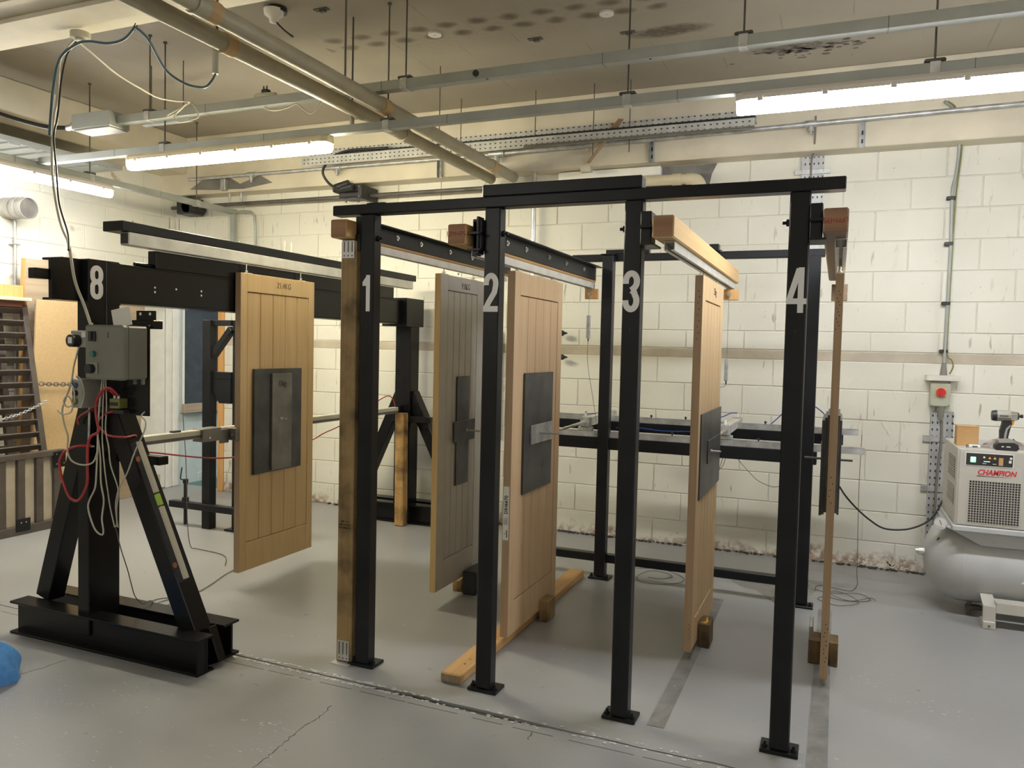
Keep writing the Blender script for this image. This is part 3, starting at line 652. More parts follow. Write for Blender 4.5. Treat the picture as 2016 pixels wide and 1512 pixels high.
# ================================================================== numbered four-bay frame
PX = [-2.094, -1.441, -0.803, -0.157]; PYF, PYB = 3.176, 3.242; W2 = .0375
FR = thing('door_test_frame', 'black steel test frame with white numbers 1 to 4 on its posts', 'frame', (-1.15, 4.2, 0))
def base_plate(x, y0, y1, post, sgn=1):
    p = part('base_plate', B().box(x-.072, x+.072, y0, y1, 0, .014, .002), 'black', post)
    b = B()
    for dx in (-.055, .055): b.cyl((x+dx, y0+.03, .014), (x+dx, y0+.03, .024), .012, 6).cyl((x+dx, y0+.03, .024), (x+dx, y0+.03, .036), .006, 8)
    part('anchor_bolt', b, 'black', post)
for i, x in enumerate(PX):
    p = part('post', B().box(x-W2, x+W2, PYF, PYB, .014, 2.193, .005), 'black', FR)
    base_plate(x, PYF-.012, PYB+.026, p)
    st, t_ = digit('1234'[i], .072, .173); ribbon('number_sticker', st, t_, (x, PYF, 1.731), '-y', 'sticker', p)
    part('bolt_hole', B().cyl((x, PYF-.001, 1.66), (x, PYF+.001, 1.66), .004, 10), 'ink', p)
t = part('top_rail', B().box(-2.293, .002, PYF-.003, PYB+.003, 2.193, 2.241, .004), 'black', FR)
part('top_rail', B().box(-1.493, -.771, PYF-.003, PYB+.003, 2.242, 2.294, .004), 'black', FR, 'short stacked rail')
part('cap_strip', B().box(-2.10, -2.0, PYF, PYB, 2.241, 2.245), 'black', FR)
RY0, RY1 = 5.115, 5.185
for x in (-1.461, -.158):
    p = part('post', B().box(x-W2, x+W2, RY0, RY1, .02, 2.215 if x < -1 else 2.18, .004), 'black', FR, 'rear post'); base_plate(x, RY0-.02, RY1+.02, p)
    if x < -1: part('cap', B().box(x-.048, x+.048, RY0-.01, RY1+.01, 2.215, 2.222, .001), 'black', p)
part('rear_rail', B().box(-1.74, -.10, 5.19, 5.24, 2.18, 2.229, .004), 'black', FR)
part('rear_rail', B().box(-1.50, -1.20, 5.20, 5.25, 2.23, 2.26, .003), 'black', FR)
part('rear_bracket', B().box(-.80, -.74, 5.17, 5.24, 2.229, 2.275, .002).box(-.80, -.72, 5.17, 5.18, 2.229, 2.235), 'black', FR)
part('middle_rail', B().box(-1.95, -.10, 5.14, 5.20, .893, .975, .004), 'black', FR)
part('middle_rail', B().box(-2.15, .05, 5.62, 5.68, .975, 1.045, .004), 'black', FR, 'rear middle rail')
part('bottom_rail', B().box(-1.95, -.12, 5.14, 5.20, .112, .168, .004), 'black', FR)
for x in (-1.9, -.16): part('cross_rail', B().box(x-.025, x+.025, 5.19, 5.63, .92, .97, .003), 'black', FR)
part('hanging_bracket', B().box(PX[0]-W2-.035, PX[0]-W2, 3.185, 3.24, 2.06, 2.185, .003).box(PX[0]-W2-.03, PX[0]-W2, 3.175, 3.185, 2.02, 2.10, .002), 'black', FR)
for (x, s) in ((PX[1], -1), (PX[0], -1), (PX[2], 1), (PX[3], 1)):
    x0 = x+s*W2
    if x > PX[0]: part('hanging_bracket', B().box(min(x0, x0+s*.045), max(x0, x0+s*.045), PYF-.03, PYB-.01, 2.0, 2.14, .003)
        .box(min(x0, x0+s*.06), max(x0, x0+s*.06), PYF-.06, PYB+.02, 2.07, 2.08).box(min(x0, x0+s*.06), max(x0, x0+s*.06), PYF-.05, PYB+.03, 2.0, 2.008), 'black', FR)
    part('bolt', B().cyl((x-s*W2, 3.21, 2.08), (x-s*(W2+.012), 3.21, 2.08), .014, 6).cyl((x-s*(W2+.012), 3.21, 2.08), (x-s*(W2+.026), 3.21, 2.08), .007, 8), 'black', FR)
part('hanging_plate', B().box(-1.50, -1.488, PYF-.04, PYB-.05, 1.985, 2.15, .002).box(-1.52, -1.50, PYF-.03, PYB-.05, 1.98, 2.13, .002), 'black', FR)

# ---- timber carrying beams, one to a bay
def carrier(x0, x1, y0, y1, z0, z1, label, side, endm, sign=None):
    t = thing('timber_beam', label, 'beam', ((x0+x1)/2, (y0+y1)/2, z0), None)
    part('beam', B().box(x0, x1, y0+.002, y1, z0, z1, .006), side, t)
    part('sawn_end', B().box(x0+.004, x1-.004, y0, y0+.004, z0+.004, z1-.004, .002), endm, t)
    if sign: text('stencil', sign[0], sign[1], ((x0+x1)/2, y0, z0+(z1-z0)*.5), '-y', 'redink', t, .72, rot=sign[2])
    return t
c1 = carrier(-2.253, -2.162, 3.10, 5.10, 2.076, 2.162, 'brown square timber beam resting on the weathered upright stud', 'batten', 'endgrain')
c2 = carrier(-1.626, -1.535, 3.10, 5.10, 2.024, 2.115, 'brown timber beam with red lettering on its end, beside post 2', 'batten', 'endgrain', ('UPM+FPS', .032, 0))
c3 = carrier(-.707, -.620, 3.10, 5.27, 2.024, 2.114, 'pale new pine beam carrying the track, bolted to post 3', 'glulam', 'endgrain')
c4 = carrier(-.072, .015, 3.10, 5.10, 2.022, 2.112, 'grey brown timber beam with faded red lettering, beside post 4', 'brownbeam', 'endgrain', ('UPM+FPS', .03, math.pi))
for (c, x, z0, z1) in ((c1, -2.162, 2.088, 2.165), (c2, -1.535, 2.040, 2.122)):
    a = part('steel_angle', B().box(x, x+.006, 3.26, 5.08, z0, z1, .001).box(x, x+.05, 3.26, 5.08, z1, z1+.006, .001), 'black', c, 'black steel angle bolted along the beam')
    b = B()
    for y in (3.55, 3.80, 4.15, 4.45, 4.80): b.cyl((x+.006, y, (z0+z1)/2+.006), (x+.010, y, (z0+z1)/2+.006), .014, 14).bolt((x+.010, y, (z0+z1)/2+.006), (1, 0, 0), .007, .007)
    part('coach_bolt', b, 'chrome', a)
def track(x, y0, y1, z, label):
    t = thing('sliding_track', label, 'track', (x, (y0+y1)/2, z-.035))
    part('channel', B().box(x-.022, x+.022, y0, y1, z-.004, z).box(x-.022, x-.019, y0, y1, z-.034, z-.004).box(x+.019, x+.022, y0, y1, z-.034, z-.004)
         .box(x-.022, x-.007, y0, y1, z-.037, z-.034).box(x+.007, x+.022, y0, y1, z-.037, z-.034), 'alu', t)
    return t
t1 = track(-2.19, 3.25, 5.05, 2.074, 'aluminium sliding track under the beam of post 1')
t2 = track(-1.555, 3.25, 5.05, 2.022, 'aluminium sliding track under the lettered beam of post 2')
t3 = track(-.655, 3.20, 5.20, 2.022, 'aluminium sliding track under the pale pine beam')
t4 = track(-.008, 3.25, 5.10, 2.020, 'aluminium sliding track under the beam beside post 4')
part('end_clamp', B().box(-.685, -.63, 5.16, 5.19, 1.975, 2.02, .002).bolt((-.64, 5.16, 2.0), (0, -1, 0), .007, .006), 'zinc', t3)
part('end_clamp', B().box(-1.585, -1.525, 5.0, 5.05, 1.98, 2.02, .002), 'zinc', t2)

# ---- hung doors
def door(label, x1, y0, w, z0, z1, face, edge, th=.04, st=.095, rail=(.17, .11), planks=5, text_=None, groove=.003, hang_z=None, core='grooveshade'):
    x0 = x1-th; d = thing('hung_door', label, 'door', ((x0+x1)/2, y0+w/2, z0))
    e = .002
    for (a, b_) in ((y0, y0+st), (y0+w-st, y0+w)):
        part('stile', B().box(x0, x1, a, b_, z0, z1, e), face, d)
    part('rail', B().box(x0, x1, y0+st, y0+w-st, z1-rail[1], z1, e), face, d)
    part('rail', B().box(x0, x1, y0+st, y0+w-st, z0, z0+rail[0], e), face, d)
    pw = (w-2*st)/planks
    for k in range(planks):
        part('plank', B().box(x0+.006, x1-groove, y0+st+k*pw+.0016, y0+st+(k+1)*pw-.0016, z0+rail[0]+.002, z1-rail[1]-.004, .0045), face, d)
    part('panel_back', B().box(x0+.012, x1-.012, y0+st, y0+w-st, z0+rail[0], z1-rail[1]), core, d)
    part('edge_lipping', B().box(x0, x1, y0-.003, y0, z0, z1, .001), edge, d)
    if text_: text('handwriting', text_, .055, (x1, y0+w*.55, z1-.055), '+x', 'ink', d, .85, -.0006, shear=.15)
    hz = hang_z or z1+.035
    for y in (y0+.07, y0+w-.13):
        h = part('roller_hanger', B().box(x0+.004, x1-.004, y-.035, y+.035, z1, z1+.004, .001).cyl(((x0+x1)/2, y, z1+.004), ((x0+x1)/2, y, hz), .004, 8)
             .cyl(((x0+x1)/2, y, z1+.008), ((x0+x1)/2, y, z1+.018), .011, 6), 'chrome', d)
    return d
def plate(d, x, y0, y1, z0, z1, th, m, name='weight_plate'): return part(name, B().box(x, x+th, y0, y1, z0, z1, .0012), m, d)
def stud(d, x, y, z, l, r=.005): return part('threaded_stud', B().cyl((x, y, z), (x+.008, y, z), .010, 6).cyl((x+.008, y, z), (x+l, y, z), r, 10), 'zinc', d)
d8 = door('oak plank door with two stacked weight plates, hanging under beam 8', -3.45, 3.836, .737, .107, 2.004, 'oak', 'oakedge', .042, .06, (.18, .115), text_='35.4KG', hang_z=2.07)
plate(d8, -3.45, 3.945, 4.415, .72, 1.40, .020, 'plate')
p = plate(d8, -3.43, 4.098, 4.296, .729, 1.369, .014, 'plate2'); text('handwriting', '15kg', .055, (-3.416, 4.19, 1.30), '+x', 'ink', d8, .8, shear=.2)
stud(d8, -3.416, 4.185, 1.066, .045)
d1 = door('grey primed door with a steel cross of weights, behind post 1', -2.165, 4.062, .60, .102, 2.0, 'primed', 'pine_edge', .038, .095, (.175, .09), text_='9.8KG', groove=.0015, core='greybox')
plate(d1, -2.165, 4.286, 4.455, .712, 1.388, .010, 'plate'); plate(d1, -2.155, 4.239, 4.53, .984, 1.113, .008, 'plate'); stud(d1, -2.147, 4.40, 1.048, .10)
d2 = door('pink oak plank door with white barcode label on its edge', -1.535, 3.685, .74, .062, 1.966, 'oak2', 'oakedge', .042, .075, (.175, .118))
plate(d2, -1.535, 3.83, 4.265, .79, 1.44, .010, 'plate'); plate(d2, -1.525, 3.917, 4.253, 1.05, 1.155, .008, 'zinc'); stud(d2, -1.517, 4.056, 1.105, .11)
lb = part('edge_label', B().box(-1.572, -1.541, 3.6805, 3.682, .575, .855), 'label', d2)
text('print', 'DIH6670', .026, (-1.556, 3.6805, .76), '-y', 'ink', d2, 1.0, .0006, rot=R(90))
b = B()
for k in range(4): b.box(-1.568+k*.006, -1.566+k*.006, 3.680, 3.6806, .655, .655+.03+.01*(k % 2))
b.box(-1.553, -1.548, 3.680, 3.6806, .59, .628).prism([(-1.567, .606), (-1.56, .606), (-1.5635, .613)], 'y', 3.680, 3.6806)
part('label_print', b, 'ink', d2)
d3 = door('pale oak door with one square weight plate, under the pine beam', -.638, 3.975, .745, .038, 1.958, 'oak3', 'oakedge', .04, .10, (.15, .118), text_='25kg')
plate(d3, -.638, 4.03, 4.74, .812, 1.255, .008, 'plate'); plate(d3, -.630, 4.24, 4.70, .975, 1.10, .006, 'plate'); stud(d3, -.624, 4.33, 1.035, .055)
b = B()
for k in range(9): b.cyl((-.66+.006*(k % 2), 3.9715, 1.88-k*.03), (-.66+.006*(k % 2), 3.9725, 1.88-k*.03), .003, 8)
for k in range(7): b.cyl((-.652+.006*(k % 2), 3.9715, .18-k*.012), (-.652+.006*(k % 2), 3.9725, .18-k*.012), .0025, 8)
part('screw_hole', b, 'ink', d3)
d4 = door('brown edge-drilled door sandwiched between stacked weight plates', .010, 3.93, .74, .036, 1.953, 'oak3', 'oakedge', .036, .10, (.15, .118))
for k, (xx, th, za, zb) in enumerate(((-.038, .012, .80, 1.28), (-.050, .012, .785, 1.265), (-.062, .012, .775, 1.25))): plate(d4, xx, 4.10+.02*k, 4.62, za, zb, th, 'plate')
for k, (xx, th, za, zb) in enumerate(((.010, .010, .80, 1.28), (.020, .010, .79, 1.255))): plate(d4, xx, 4.10+.02*k, 4.62, za, zb, th, 'plate')
part('threaded_stud', B().cyl((-.14, 4.22, 1.05), (.085, 4.22, 1.05), .006, 10), 'conduit', d4)
b = B()
for k in range(12): b.cyl((-.010+.007*math.sin(k*2.1), 3.9265, 1.87-k*.016), (-.010+.007*math.sin(k*2.1), 3.9275, 1.87-k*.016), .0028, 8)
for k in range(10): b.cyl((-.006+.007*math.sin(k*1.7), 3.9265, .30-k*.02), (-.006+.007*math.sin(k*1.7), 3.9275, .30-k*.02), .003, 8)
for k in range(5): b.cyl((-.010+.007*math.sin(k*1.7), 3.9265, 1.0-k*.03), (-.010+.007*math.sin(k*1.7), 3.9275, 1.0-k*.03), .003, 8)
part('screw_hole', b, 'ink', d4)
part('drop_bolt', B().box(-.020, -.004, 3.90, 3.925, 1.955, 2.018, .003).cyl((-.012, 3.91, 2.03), (-.012, 3.91, 2.04), .012, 10), 'chrome', d4)

# ---- pulley blocks, counterweight cords and hanging sensors at the rear of bays 2 and 3
for (x, y, z, zs, zt, lab) in ((-1.555, 5.075, 1.915, 1.805, 1.649, 'zinc sensor weight hanging behind the pink oak door'), (-.640, 5.075, 1.905, 1.537, 1.395, 'zinc sensor weight hanging behind the pale oak door')):
    k = thing('pulley_block', 'small brown wooden pulley block at the end of the %s track' % ('lettered beam' if x < -1 else 'pine beam'), 'pulley', (x, y, z))
    part('block', B().box(x-.045, x+.045, y-.012, y+.012, z, z+.068, .003), 'orange', k)
    part('wheel', B().cyl((x-.01, y-.026, z+.034), (x-.01, y-.012, z+.034), .013, 14).bolt((x-.01, y-.026, z+.034), (0, -1, 0), .006, .008), 'zinc', k)
    s_ = thing('sensor_weight', lab, 'sensor', (x, y-.02, zt)); X = x-.01
    part('cord', B().cyl((X, y-.02, zs), (X, y-.02, z+.02), .0012, 6), 'wire', s_)
    part('body', B().box(X-.012, X+.012, y-.030, y-.010, zt, zs, .003).box(X-.004, X+.004, y-.033, y-.030, zt+.01, zs-.01), 'zinc', s_)
    part('tail_plug', B().cyl((X, y-.02, zt-.02), (X, y-.02, zt), .004, 8), 'cable_b', s_)
solo('sensor_wire', B().tube([(-1.565,5.055,1.63),(-1.575,5.08,1.53),(-1.57,5.10,1.43),(-1.55,5.15,1.25),(-1.53,5.20,1.05)], .0016, 6), 'wire', 'thin wire dropping from the sensor behind the pink oak door', 'wire')
solo('sensor_wire', B().tube([(-.65,5.055,1.376),(-.655,5.06,1.365),(-.69,5.10,1.352)], .0016, 6), 'wire', 'short wire tail on the sensor behind the pale oak door', 'wire')

k = thing('pulley_block', 'small brown wooden pulley block behind the edge-drilled door', 'pulley', (-.01, 5.09, 1.90))
part('block', B().box(-.055, .035, 5.08, 5.104, 1.90, 2.0, .003), 'brownbeam', k); part('wheel', B().cyl((-.01, 5.066, 1.94), (-.01, 5.08, 1.94), .013, 14), 'zinc', k)
# ---- struts and pneumatic cylinders on the rear rails
for (y, z, xb, lab) in ((5.17, .975, .17, 'slotted zinc strut lying on the front middle rail'), (5.65, 1.045, .142, 'slotted zinc strut lying on the rear middle rail')):
    k = thing('slotted_strut', lab, 'strut', (-1, y, z))
    part('channel', B().box(-2.0, xb, y-.021, y+.021, z, z+.004).box(-2.0, xb, y-.021, y-.018, z, z+.04).box(-2.0, xb, y+.018, y+.021, z, z+.04).box(-2.0, xb, y-.021, y-.010, z+.037, z+.04).box(-2.0, xb, y+.010, y+.021, z+.037, z+.04), 'zinc', k)
    for xx in (-1.75, -1.25, -1.0, -.45, -.2): part('clamp_bolt', B().cyl((xx, y, z+.04), (xx, y, z+.062), .005, 8).cyl((xx, y, z+.05), (xx, y, z+.056), .011, 6), 'blackp', k)
for (x, lab, rod) in ((-1.60, 'silver pneumatic cylinder behind the pink oak door', 4.62), (-.66, 'silver pneumatic cylinder behind the pale oak door', 4.84), (-.03, 'silver pneumatic cylinder behind the edge-drilled door', 4.75)):
    k = thing('air_cylinder', lab, 'cylinder', (x, 5.5, 1.015)); z = 1.075
    part('barrel', B().box(x-.028, x+.028, 5.20, 5.80, z-.028, z+.028, .006), 'alu', k)
    for sx in (-1, 1): part('tie_rod', B().cyl((x+sx*.026, 5.12, z+.026), (x+sx*.026, 5.86, z+.026), .005, 8).cyl((x+sx*.026, 5.12, z-.026), (x+sx*.026, 5.86, z-.026), .005, 8), 'chrome', k)
    part('end_cap', B().box(x-.034, x+.034, 5.14, 5.20, z-.034, z+.034, .004), 'zinc', k); part('end_cap', B().box(x-.034, x+.034, 5.80, 5.86, z-.034, z+.034, .004), 'zinc', k)
    part('piston_rod', B().cyl((x, rod, z-.01), (x, 5.14, z), .009, 12).cyl((x, 5.10, z), (x, 5.14, z), .016, 12), 'chrome', k)
    part('air_fitting', B().cyl((x, 5.17, z+.034), (x, 5.17, z+.064), .009, 10).cyl((x, 5.83, z+.034), (x, 5.83, z+.064), .009, 10), 'label', k)
    part('foot', B().box(x-.05, x+.05, 5.15, 5.19, 1.015, 1.041, .002), 'zinc', k)
for nm, pts, lab in (('air_tube', [(-2.0,5.75,1.03),(-1.93,5.77,1.056),(-1.81,5.80,1.072),(-1.70,5.82,1.085),(-1.63,5.84,1.12),(-1.60,5.83,1.14)], 'blue air tube feeding the cylinder behind the pink oak door'),
    ('air_tube', [(-1.5,5.60,1.0),(-1.34,5.60,1.01),(-1.19,5.60,1.0),(-1.08,5.60,1.0),(-.9,5.60,1.01)], 'blue air tube lying along the rear middle rail'),
    ('air_tube', [(-.95,5.60,1.02),(-.80,5.66,1.10),(-.74,5.70,1.12),(-.70,5.76,1.14),(-.66,5.83,1.14)], 'blue air tube feeding the cylinder behind the pale oak door'),
    ('air_tube', [(-.45,5.72,1.05),(-.38,5.85,1.12),(-.30,5.93,1.20),(-.18,5.93,1.22),(-.10,5.90,1.18),(-.05,5.86,1.13),(-.03,5.83,1.14)], 'blue air tube arching beside the slim rear post of bay 4')):
    solo(nm, B().tube(pts, .004, 8), 'tube_blue', lab, 'tube')
solo('signal_wire', B().tube([(-.62,5.24,.95),(-.58,5.30,.867),(-.53,5.35,.80),(-.47,5.41,.729),(-.39,5.47,.685),(-.33,5.5,.685),(-.2,5.6,.72)], .002, 6), 'wire', 'thin grey wire sagging under the middle rail', 'wire')
solo('signal_wire', B().tube([(-.67,5.22,.97),(-.67,5.2,.9),(-.69,5.2,.82),(-.70,5.21,.80),(-.67,5.23,.84),(-.64,5.22,.95)], .002, 6), 'wire', 'thin wire looped below the cylinder of the pale oak door', 'wire')

# ---- timbers on and near the floor
u = thing('timber_upright', 'weathered timber stud with nail plates standing beside post 1', 'timber', (-2.19, 3.22, 0))
part('stud', B().box(-2.238, -2.150, 3.17, 3.245, .004, 2.070, .005), 'stud', u)
for (za, zb) in ((.015, .115), (1.985, 2.072)):
    part('nail_plate', B().box(-2.228, -2.160, 3.166, 3.170, za, zb, .001), 'bluewhite', u)
    b = B()
    for k in range(3):
        xx = -2.216+k*.022; b.box(xx-.003, xx+.003, 3.1655, 3.1665, za+.03, zb-.008); b.cyl((xx, 3.165, za+.012), (xx, 3.166, za+.012), .004, 8)
    part('plate_slot', b, 'conduit', u)
part('shim', B().box(-2.25, -2.15, 3.14, 3.25, 0, .004), 'chip_glint', u)
for k, ln in enumerate(('KBK - C24', 'DRY CE 1995', '307 300503 29')): text('grade_stamp', ln, .012, (-2.194, 3.170, .705-k*.016), '-y', 'ink', u, .9)
pr = thing('timber_prop', 'stained yellow timber prop standing before the far trestle', 'timber', (-3.47, 5.80, 0))
part('post', B().beam((-3.475, 5.86, .002), (-3.50, 5.885, .985), .085, .085, (0, 1, 0), .006), 'prop', pr)
bt = thing('floor_batten', 'long sawn batten lying on the floor under the pink oak door', 'timber', (-1.6, 4.15, 0))
part('batten', B().beam((-1.612, 3.19, .0245), (-1.62, 5.12, .0245), .105, .047, (0, 0, 1), .006), 'batten', bt)
part('end_grain', B().box(-1.658, -1.566, 3.187, 3.191, .005, .043, .001), 'brownbeam', bt)
part('knot', B().cyl((-1.60, 3.38, .0478), (-1.60, 3.38, .0485), .010, 12), 'endgrain', bt)
part('knot', B().cyl((-1.60, 3.32, .0478), (-1.60, 3.32, .0483), .006, 10), 'ink', bt)
def offcut(x0, x1, y0, y1, h, label, top=True, writing=None, m='blockwood'):
    k = thing('floor_stop_block', label, 'block', ((x0+x1)/2, (y0+y1)/2, 0), 'timber stop blocks under the doors')
    part('block', B().box(x0, x1, y0, y1, 0, h, .004), m, k)
    if top: part('paint_dab', B().prism([(x0+.012, y0+.02), (x1-.02, y0+.01), (x1-.012, y0+.05), (x1-.03, y1-.02), (x0+.025, y1-.03), (x0+.03, y0+.05)], 'z', h, h+.001), 'yellow', k)
    if writing: text('handwriting', writing, .035, ((x0+x1)/2, y0, h*.5), '-y', 'ink', k, .8, rot=R(90))
    return k
offcut(-.632, -.575, 4.165, 4.31, .13, 'dark offcut with yellow paint dab and scrawl at the pale oak door', True, 'SKE')
offcut(-1.535, -1.482, 4.15, 4.28, .125, 'brown squared offcut beside the pink oak door', False, None, 'stud')
offcut(-2.15, -2.06, 4.40, 4.60, .15, 'black tall offcut under the grey primed door', False, None, 'blackp')
offcut(-2.235, -2.165, 4.43, 4.56, .075, 'low offcut with yellow end under the grey primed door', False, None, 'prop')
k = thing('floor_stop_block', 'glossy dark block crossing under the edge-drilled door', 'block', (-.015, 4.27, 0)); part('block', B().box(-.085, -.028, 4.20, 4.33, 0, .125, .004).box(.012, .055, 4.20, 4.33, 0, .125, .004).box(-.028, .012, 4.20, 4.33, 0, .03), 'blockwood', k)
solo('roller_guide', B().box(-.09, .02, 4.42, 4.60, 0, .03, .003).box(-.09, -.07, 4.42, 4.60, .03, .12, .003), 'zinc', 'clear zinc guide behind the glossy dark block', 'guide')
s_ = solo('floor_strip', B().box(-.684, -.612, 3.19, 5.05, .0002, .002), 'tape', 'bare metal strip stuck along the floor below bay 3', 'strip')
for y in (3.24, 3.62, 4.0): part('screw', B().cyl((-.65, y, .002), (-.65, y, .003), .006, 10), 'chrome', s_)
part('rust_stain', B().prism([(-.68,3.25),(-.65,3.22),(-.62,3.30),(-.615,3.42),(-.64,3.40),(-.66,3.32)], 'z', .002, .0024), 'darkpatch', s_)
s_ = solo('floor_strip', B().box(-.055, .022, 3.05, 5.14, .0002, .002), 'tape', 'bare metal strip stuck along the floor below bay 4', 'strip')
for y in (3.2, 3.45, 3.6, 3.9): part('screw', B().cyl((-.02, y, .002), (-.02, y, .003), .006, 10), 'chrome', s_)
solo('wire_coil', B().tube([(.18,6.22,1.0),(.175,6.2,.6),(.18,6.1,.2),(.18,6.0,.03),(.18,5.805,.006),(.14,5.62,.006),(.06,5.616,.008),(-.06,5.654,.006),(-.08,5.544,.006),(.03,5.503,.008),(.18,5.558,.01),(.25,5.474,.008),(.21,5.41,.006),(.09,5.372,.006),(-.02,5.398,.008),(-.06,5.322,.006),(.06,5.247,.006),(.18,5.35,.01),(.11,5.5,.012),(.03,5.539,.012),(.02,5.453,.01),(.13,5.361,.012),(.25,5.497,.008),(.28,5.466,.006)], .0022, 6), 'wire', 'loose coil of thin wire on the floor behind the edge-drilled door', 'wire')
solo('wire_coil', B().tube([(-1.4,5.5,.006),(-1.28,5.49,.006),(-1.16,5.526,.008),(-1.05,5.513,.006),(-.93,5.391,.006),(-.94,5.255,.008),(-1.05,5.176,.006),(-1.18,5.173,.006),(-1.23,5.28,.008),(-1.18,5.445,.01),(-1.07,5.458,.006),(-1.01,5.39,.006),(-1.07,5.293,.008),(-1.16,5.3,.006)], .0022, 6), 'wire', 'loose coil of thin wire on the floor between the rear posts', 'wire')
# ================================================================== gantry 8: two trestles and a long beam
G = thing('gantry_rig', 'black steel gantry with trestle ends and a white number 8', 'gantry', (-3.5, 4.4, 0))
def ibeam(x0, x1, yc, z0, h, fl, name='base_beam'):
    return part(name, B().box(x0, x1, yc-fl/2, yc+fl/2, z0+h-.012, z0+h, .002).box(x0, x1, yc-fl/2, yc+fl/2, z0, z0+.012, .002).box(x0, x1, yc-.006, yc+.006, z0+.012, z0+h-.012), 'blackg', G)
ibeam(-4.0, -2.70, 2.785, 0, .172, .105); ibeam(-4.03, -2.74, 3.0, 0, .172, .105)
part('end_plate', B().box(-2.712, -2.70, 2.735, 2.80, .004, .168, .002), 'blackg', G)
p = part('trestle_post', B().box(-3.53, -3.45, 2.765, 2.95, .06, 1.967, .004), 'blackg', G)
st, t_ = digit('8', .073, .170); ribbon('number_sticker', st, t_, (-3.45, 2.812, 1.767), '+x', 'sticker', p)
part('weld_plate', B().box(-3.45, -3.444, 2.87, 2.95, 1.745, 1.96, .002), 'blackg', p)
part('weld_bead', B().cyl((-3.449, 2.868, 1.3), (-3.449, 2.868, 1.96), .003, 6), 'plate', p)
def brace(a, b_, w=.10, d=.10): return part('trestle_brace', B().beam(a, b_, d, w, (0, 1, 0), .004), 'blackg', G)
brace((-3.90, 2.89, .172), (-3.575, 2.89, 1.20)); brace((-2.80, 2.89, .02), (-3.40, 2.89, 1.22), .105)
part('brace_foot', B().beam((-2.735, 2.89, .01), (-2.80, 2.89, .17), .09, .05, (0, 1, 0), .003), 'blackg', G)
part('main_beam', B().box(-3.64, -3.50, 2.66, 6.0, 1.953, 1.965, .002).box(-3.64, -3.50, 2.66, 6.0, 1.757, 1.769, .002).box(-3.514, -3.50, 2.66, 6.0, 1.769, 1.953), 'blackg', G)
part('beam_end', B().box(-3.52, -3.496, 2.603, 2.765, 1.757, 1.955, .003), 'blackg', G)
part('stub_tube', B().box(-3.56, -3.51, 2.53, 2.61, 1.85, 1.90, .003), 'blackg', G)
b = B()
for (y, z) in ((3.22, 1.86), (3.22, 1.835), (3.37, 1.862), (3.56, 1.865), (3.56, 1.84), (5.0, 1.86), (5.2, 1.85)): b.cyl((-3.5, y, z), (-3.4995, y, z), .006, 10)
part('bolt_hole', b, 'label', G)
part('upper_beam', B().box(-3.56, -3.497, 3.225, 5.72, 1.965, 2.062, .003), 'blackg', G)
part('pin', B().cyl((-3.53, 3.11, 1.978), (-3.53, 3.25, 1.978), .011, 12), 'blackg', G)
rl = part('aluminium_rail', B().box(-3.52, -3.455, 3.01, 5.97, 2.066, 2.134, .004), 'alu', G, 'aluminium door rail')
part('rail_end_cap', B().box(-3.513, -3.462, 3.004, 3.011, 2.074, 2.128, .003), 'blackp', rl)
part('top_bar', B().box(-3.60, -3.455, 2.97, 6.02, 2.136, 2.188, .003), 'black', G)
for y in (3.10, 3.35, 3.42, 3.9, 4.35, 4.42, 4.9): part('upright_stud', B().cyl((-3.53, y, 2.188), (-3.53, y, 2.188+(.08 if y not in (3.10, 3.9, 4.9) else .02)), .005, 8), 'cable_w', G)
# far trestle
part('trestle_post', B().box(-3.63, -3.475, 5.98, 6.13, .06, 1.97, .004), 'blackg', G, 'far trestle post')
part('far_saddle', B().box(-3.70, -3.45, 5.86, 6.16, 1.74, 1.985, .004), 'blackg', G)
ibeam(-4.05, -2.75, 5.985, 0, .172, .105); ibeam(-4.05, -2.75, 6.17, 0, .172, .105)
brace((-4.10, 6.06, .05), (-3.60, 6.06, 1.15)); brace((-2.94, 6.06, .05), (-3.50, 6.06, 1.15))
part('far_cross_arm', B().box(-3.62, -3.24, 5.93, 5.98, .90, .955, .003), 'blackg', G)
# control plate, arm and stub on the near trestle
part('control_plate', B().box(-3.45, -3.03, 2.752, 2.762, 1.205, 1.64, .002), 'blackg', G)
part('support_arm', B().box(-3.33, -3.14, 2.88, 2.94, 1.625, 1.668, .003).box(-3.28, -3.152, 2.90, 2.91, 1.66, 1.716, .002), 'blackg', G)
part('stub_arm', B().box(-3.40, -3.098, 2.88, 2.94, .945, .988, .004), 'blackg', G)
part('arm_hole', B().cyl((-3.25, 2.8995, 1.70), (-3.25, 2.9, 1.70), .008, 12).cyl((-3.185, 2.8995, 1.70), (-3.185, 2.9, 1.70), .008, 12), 'label', G)

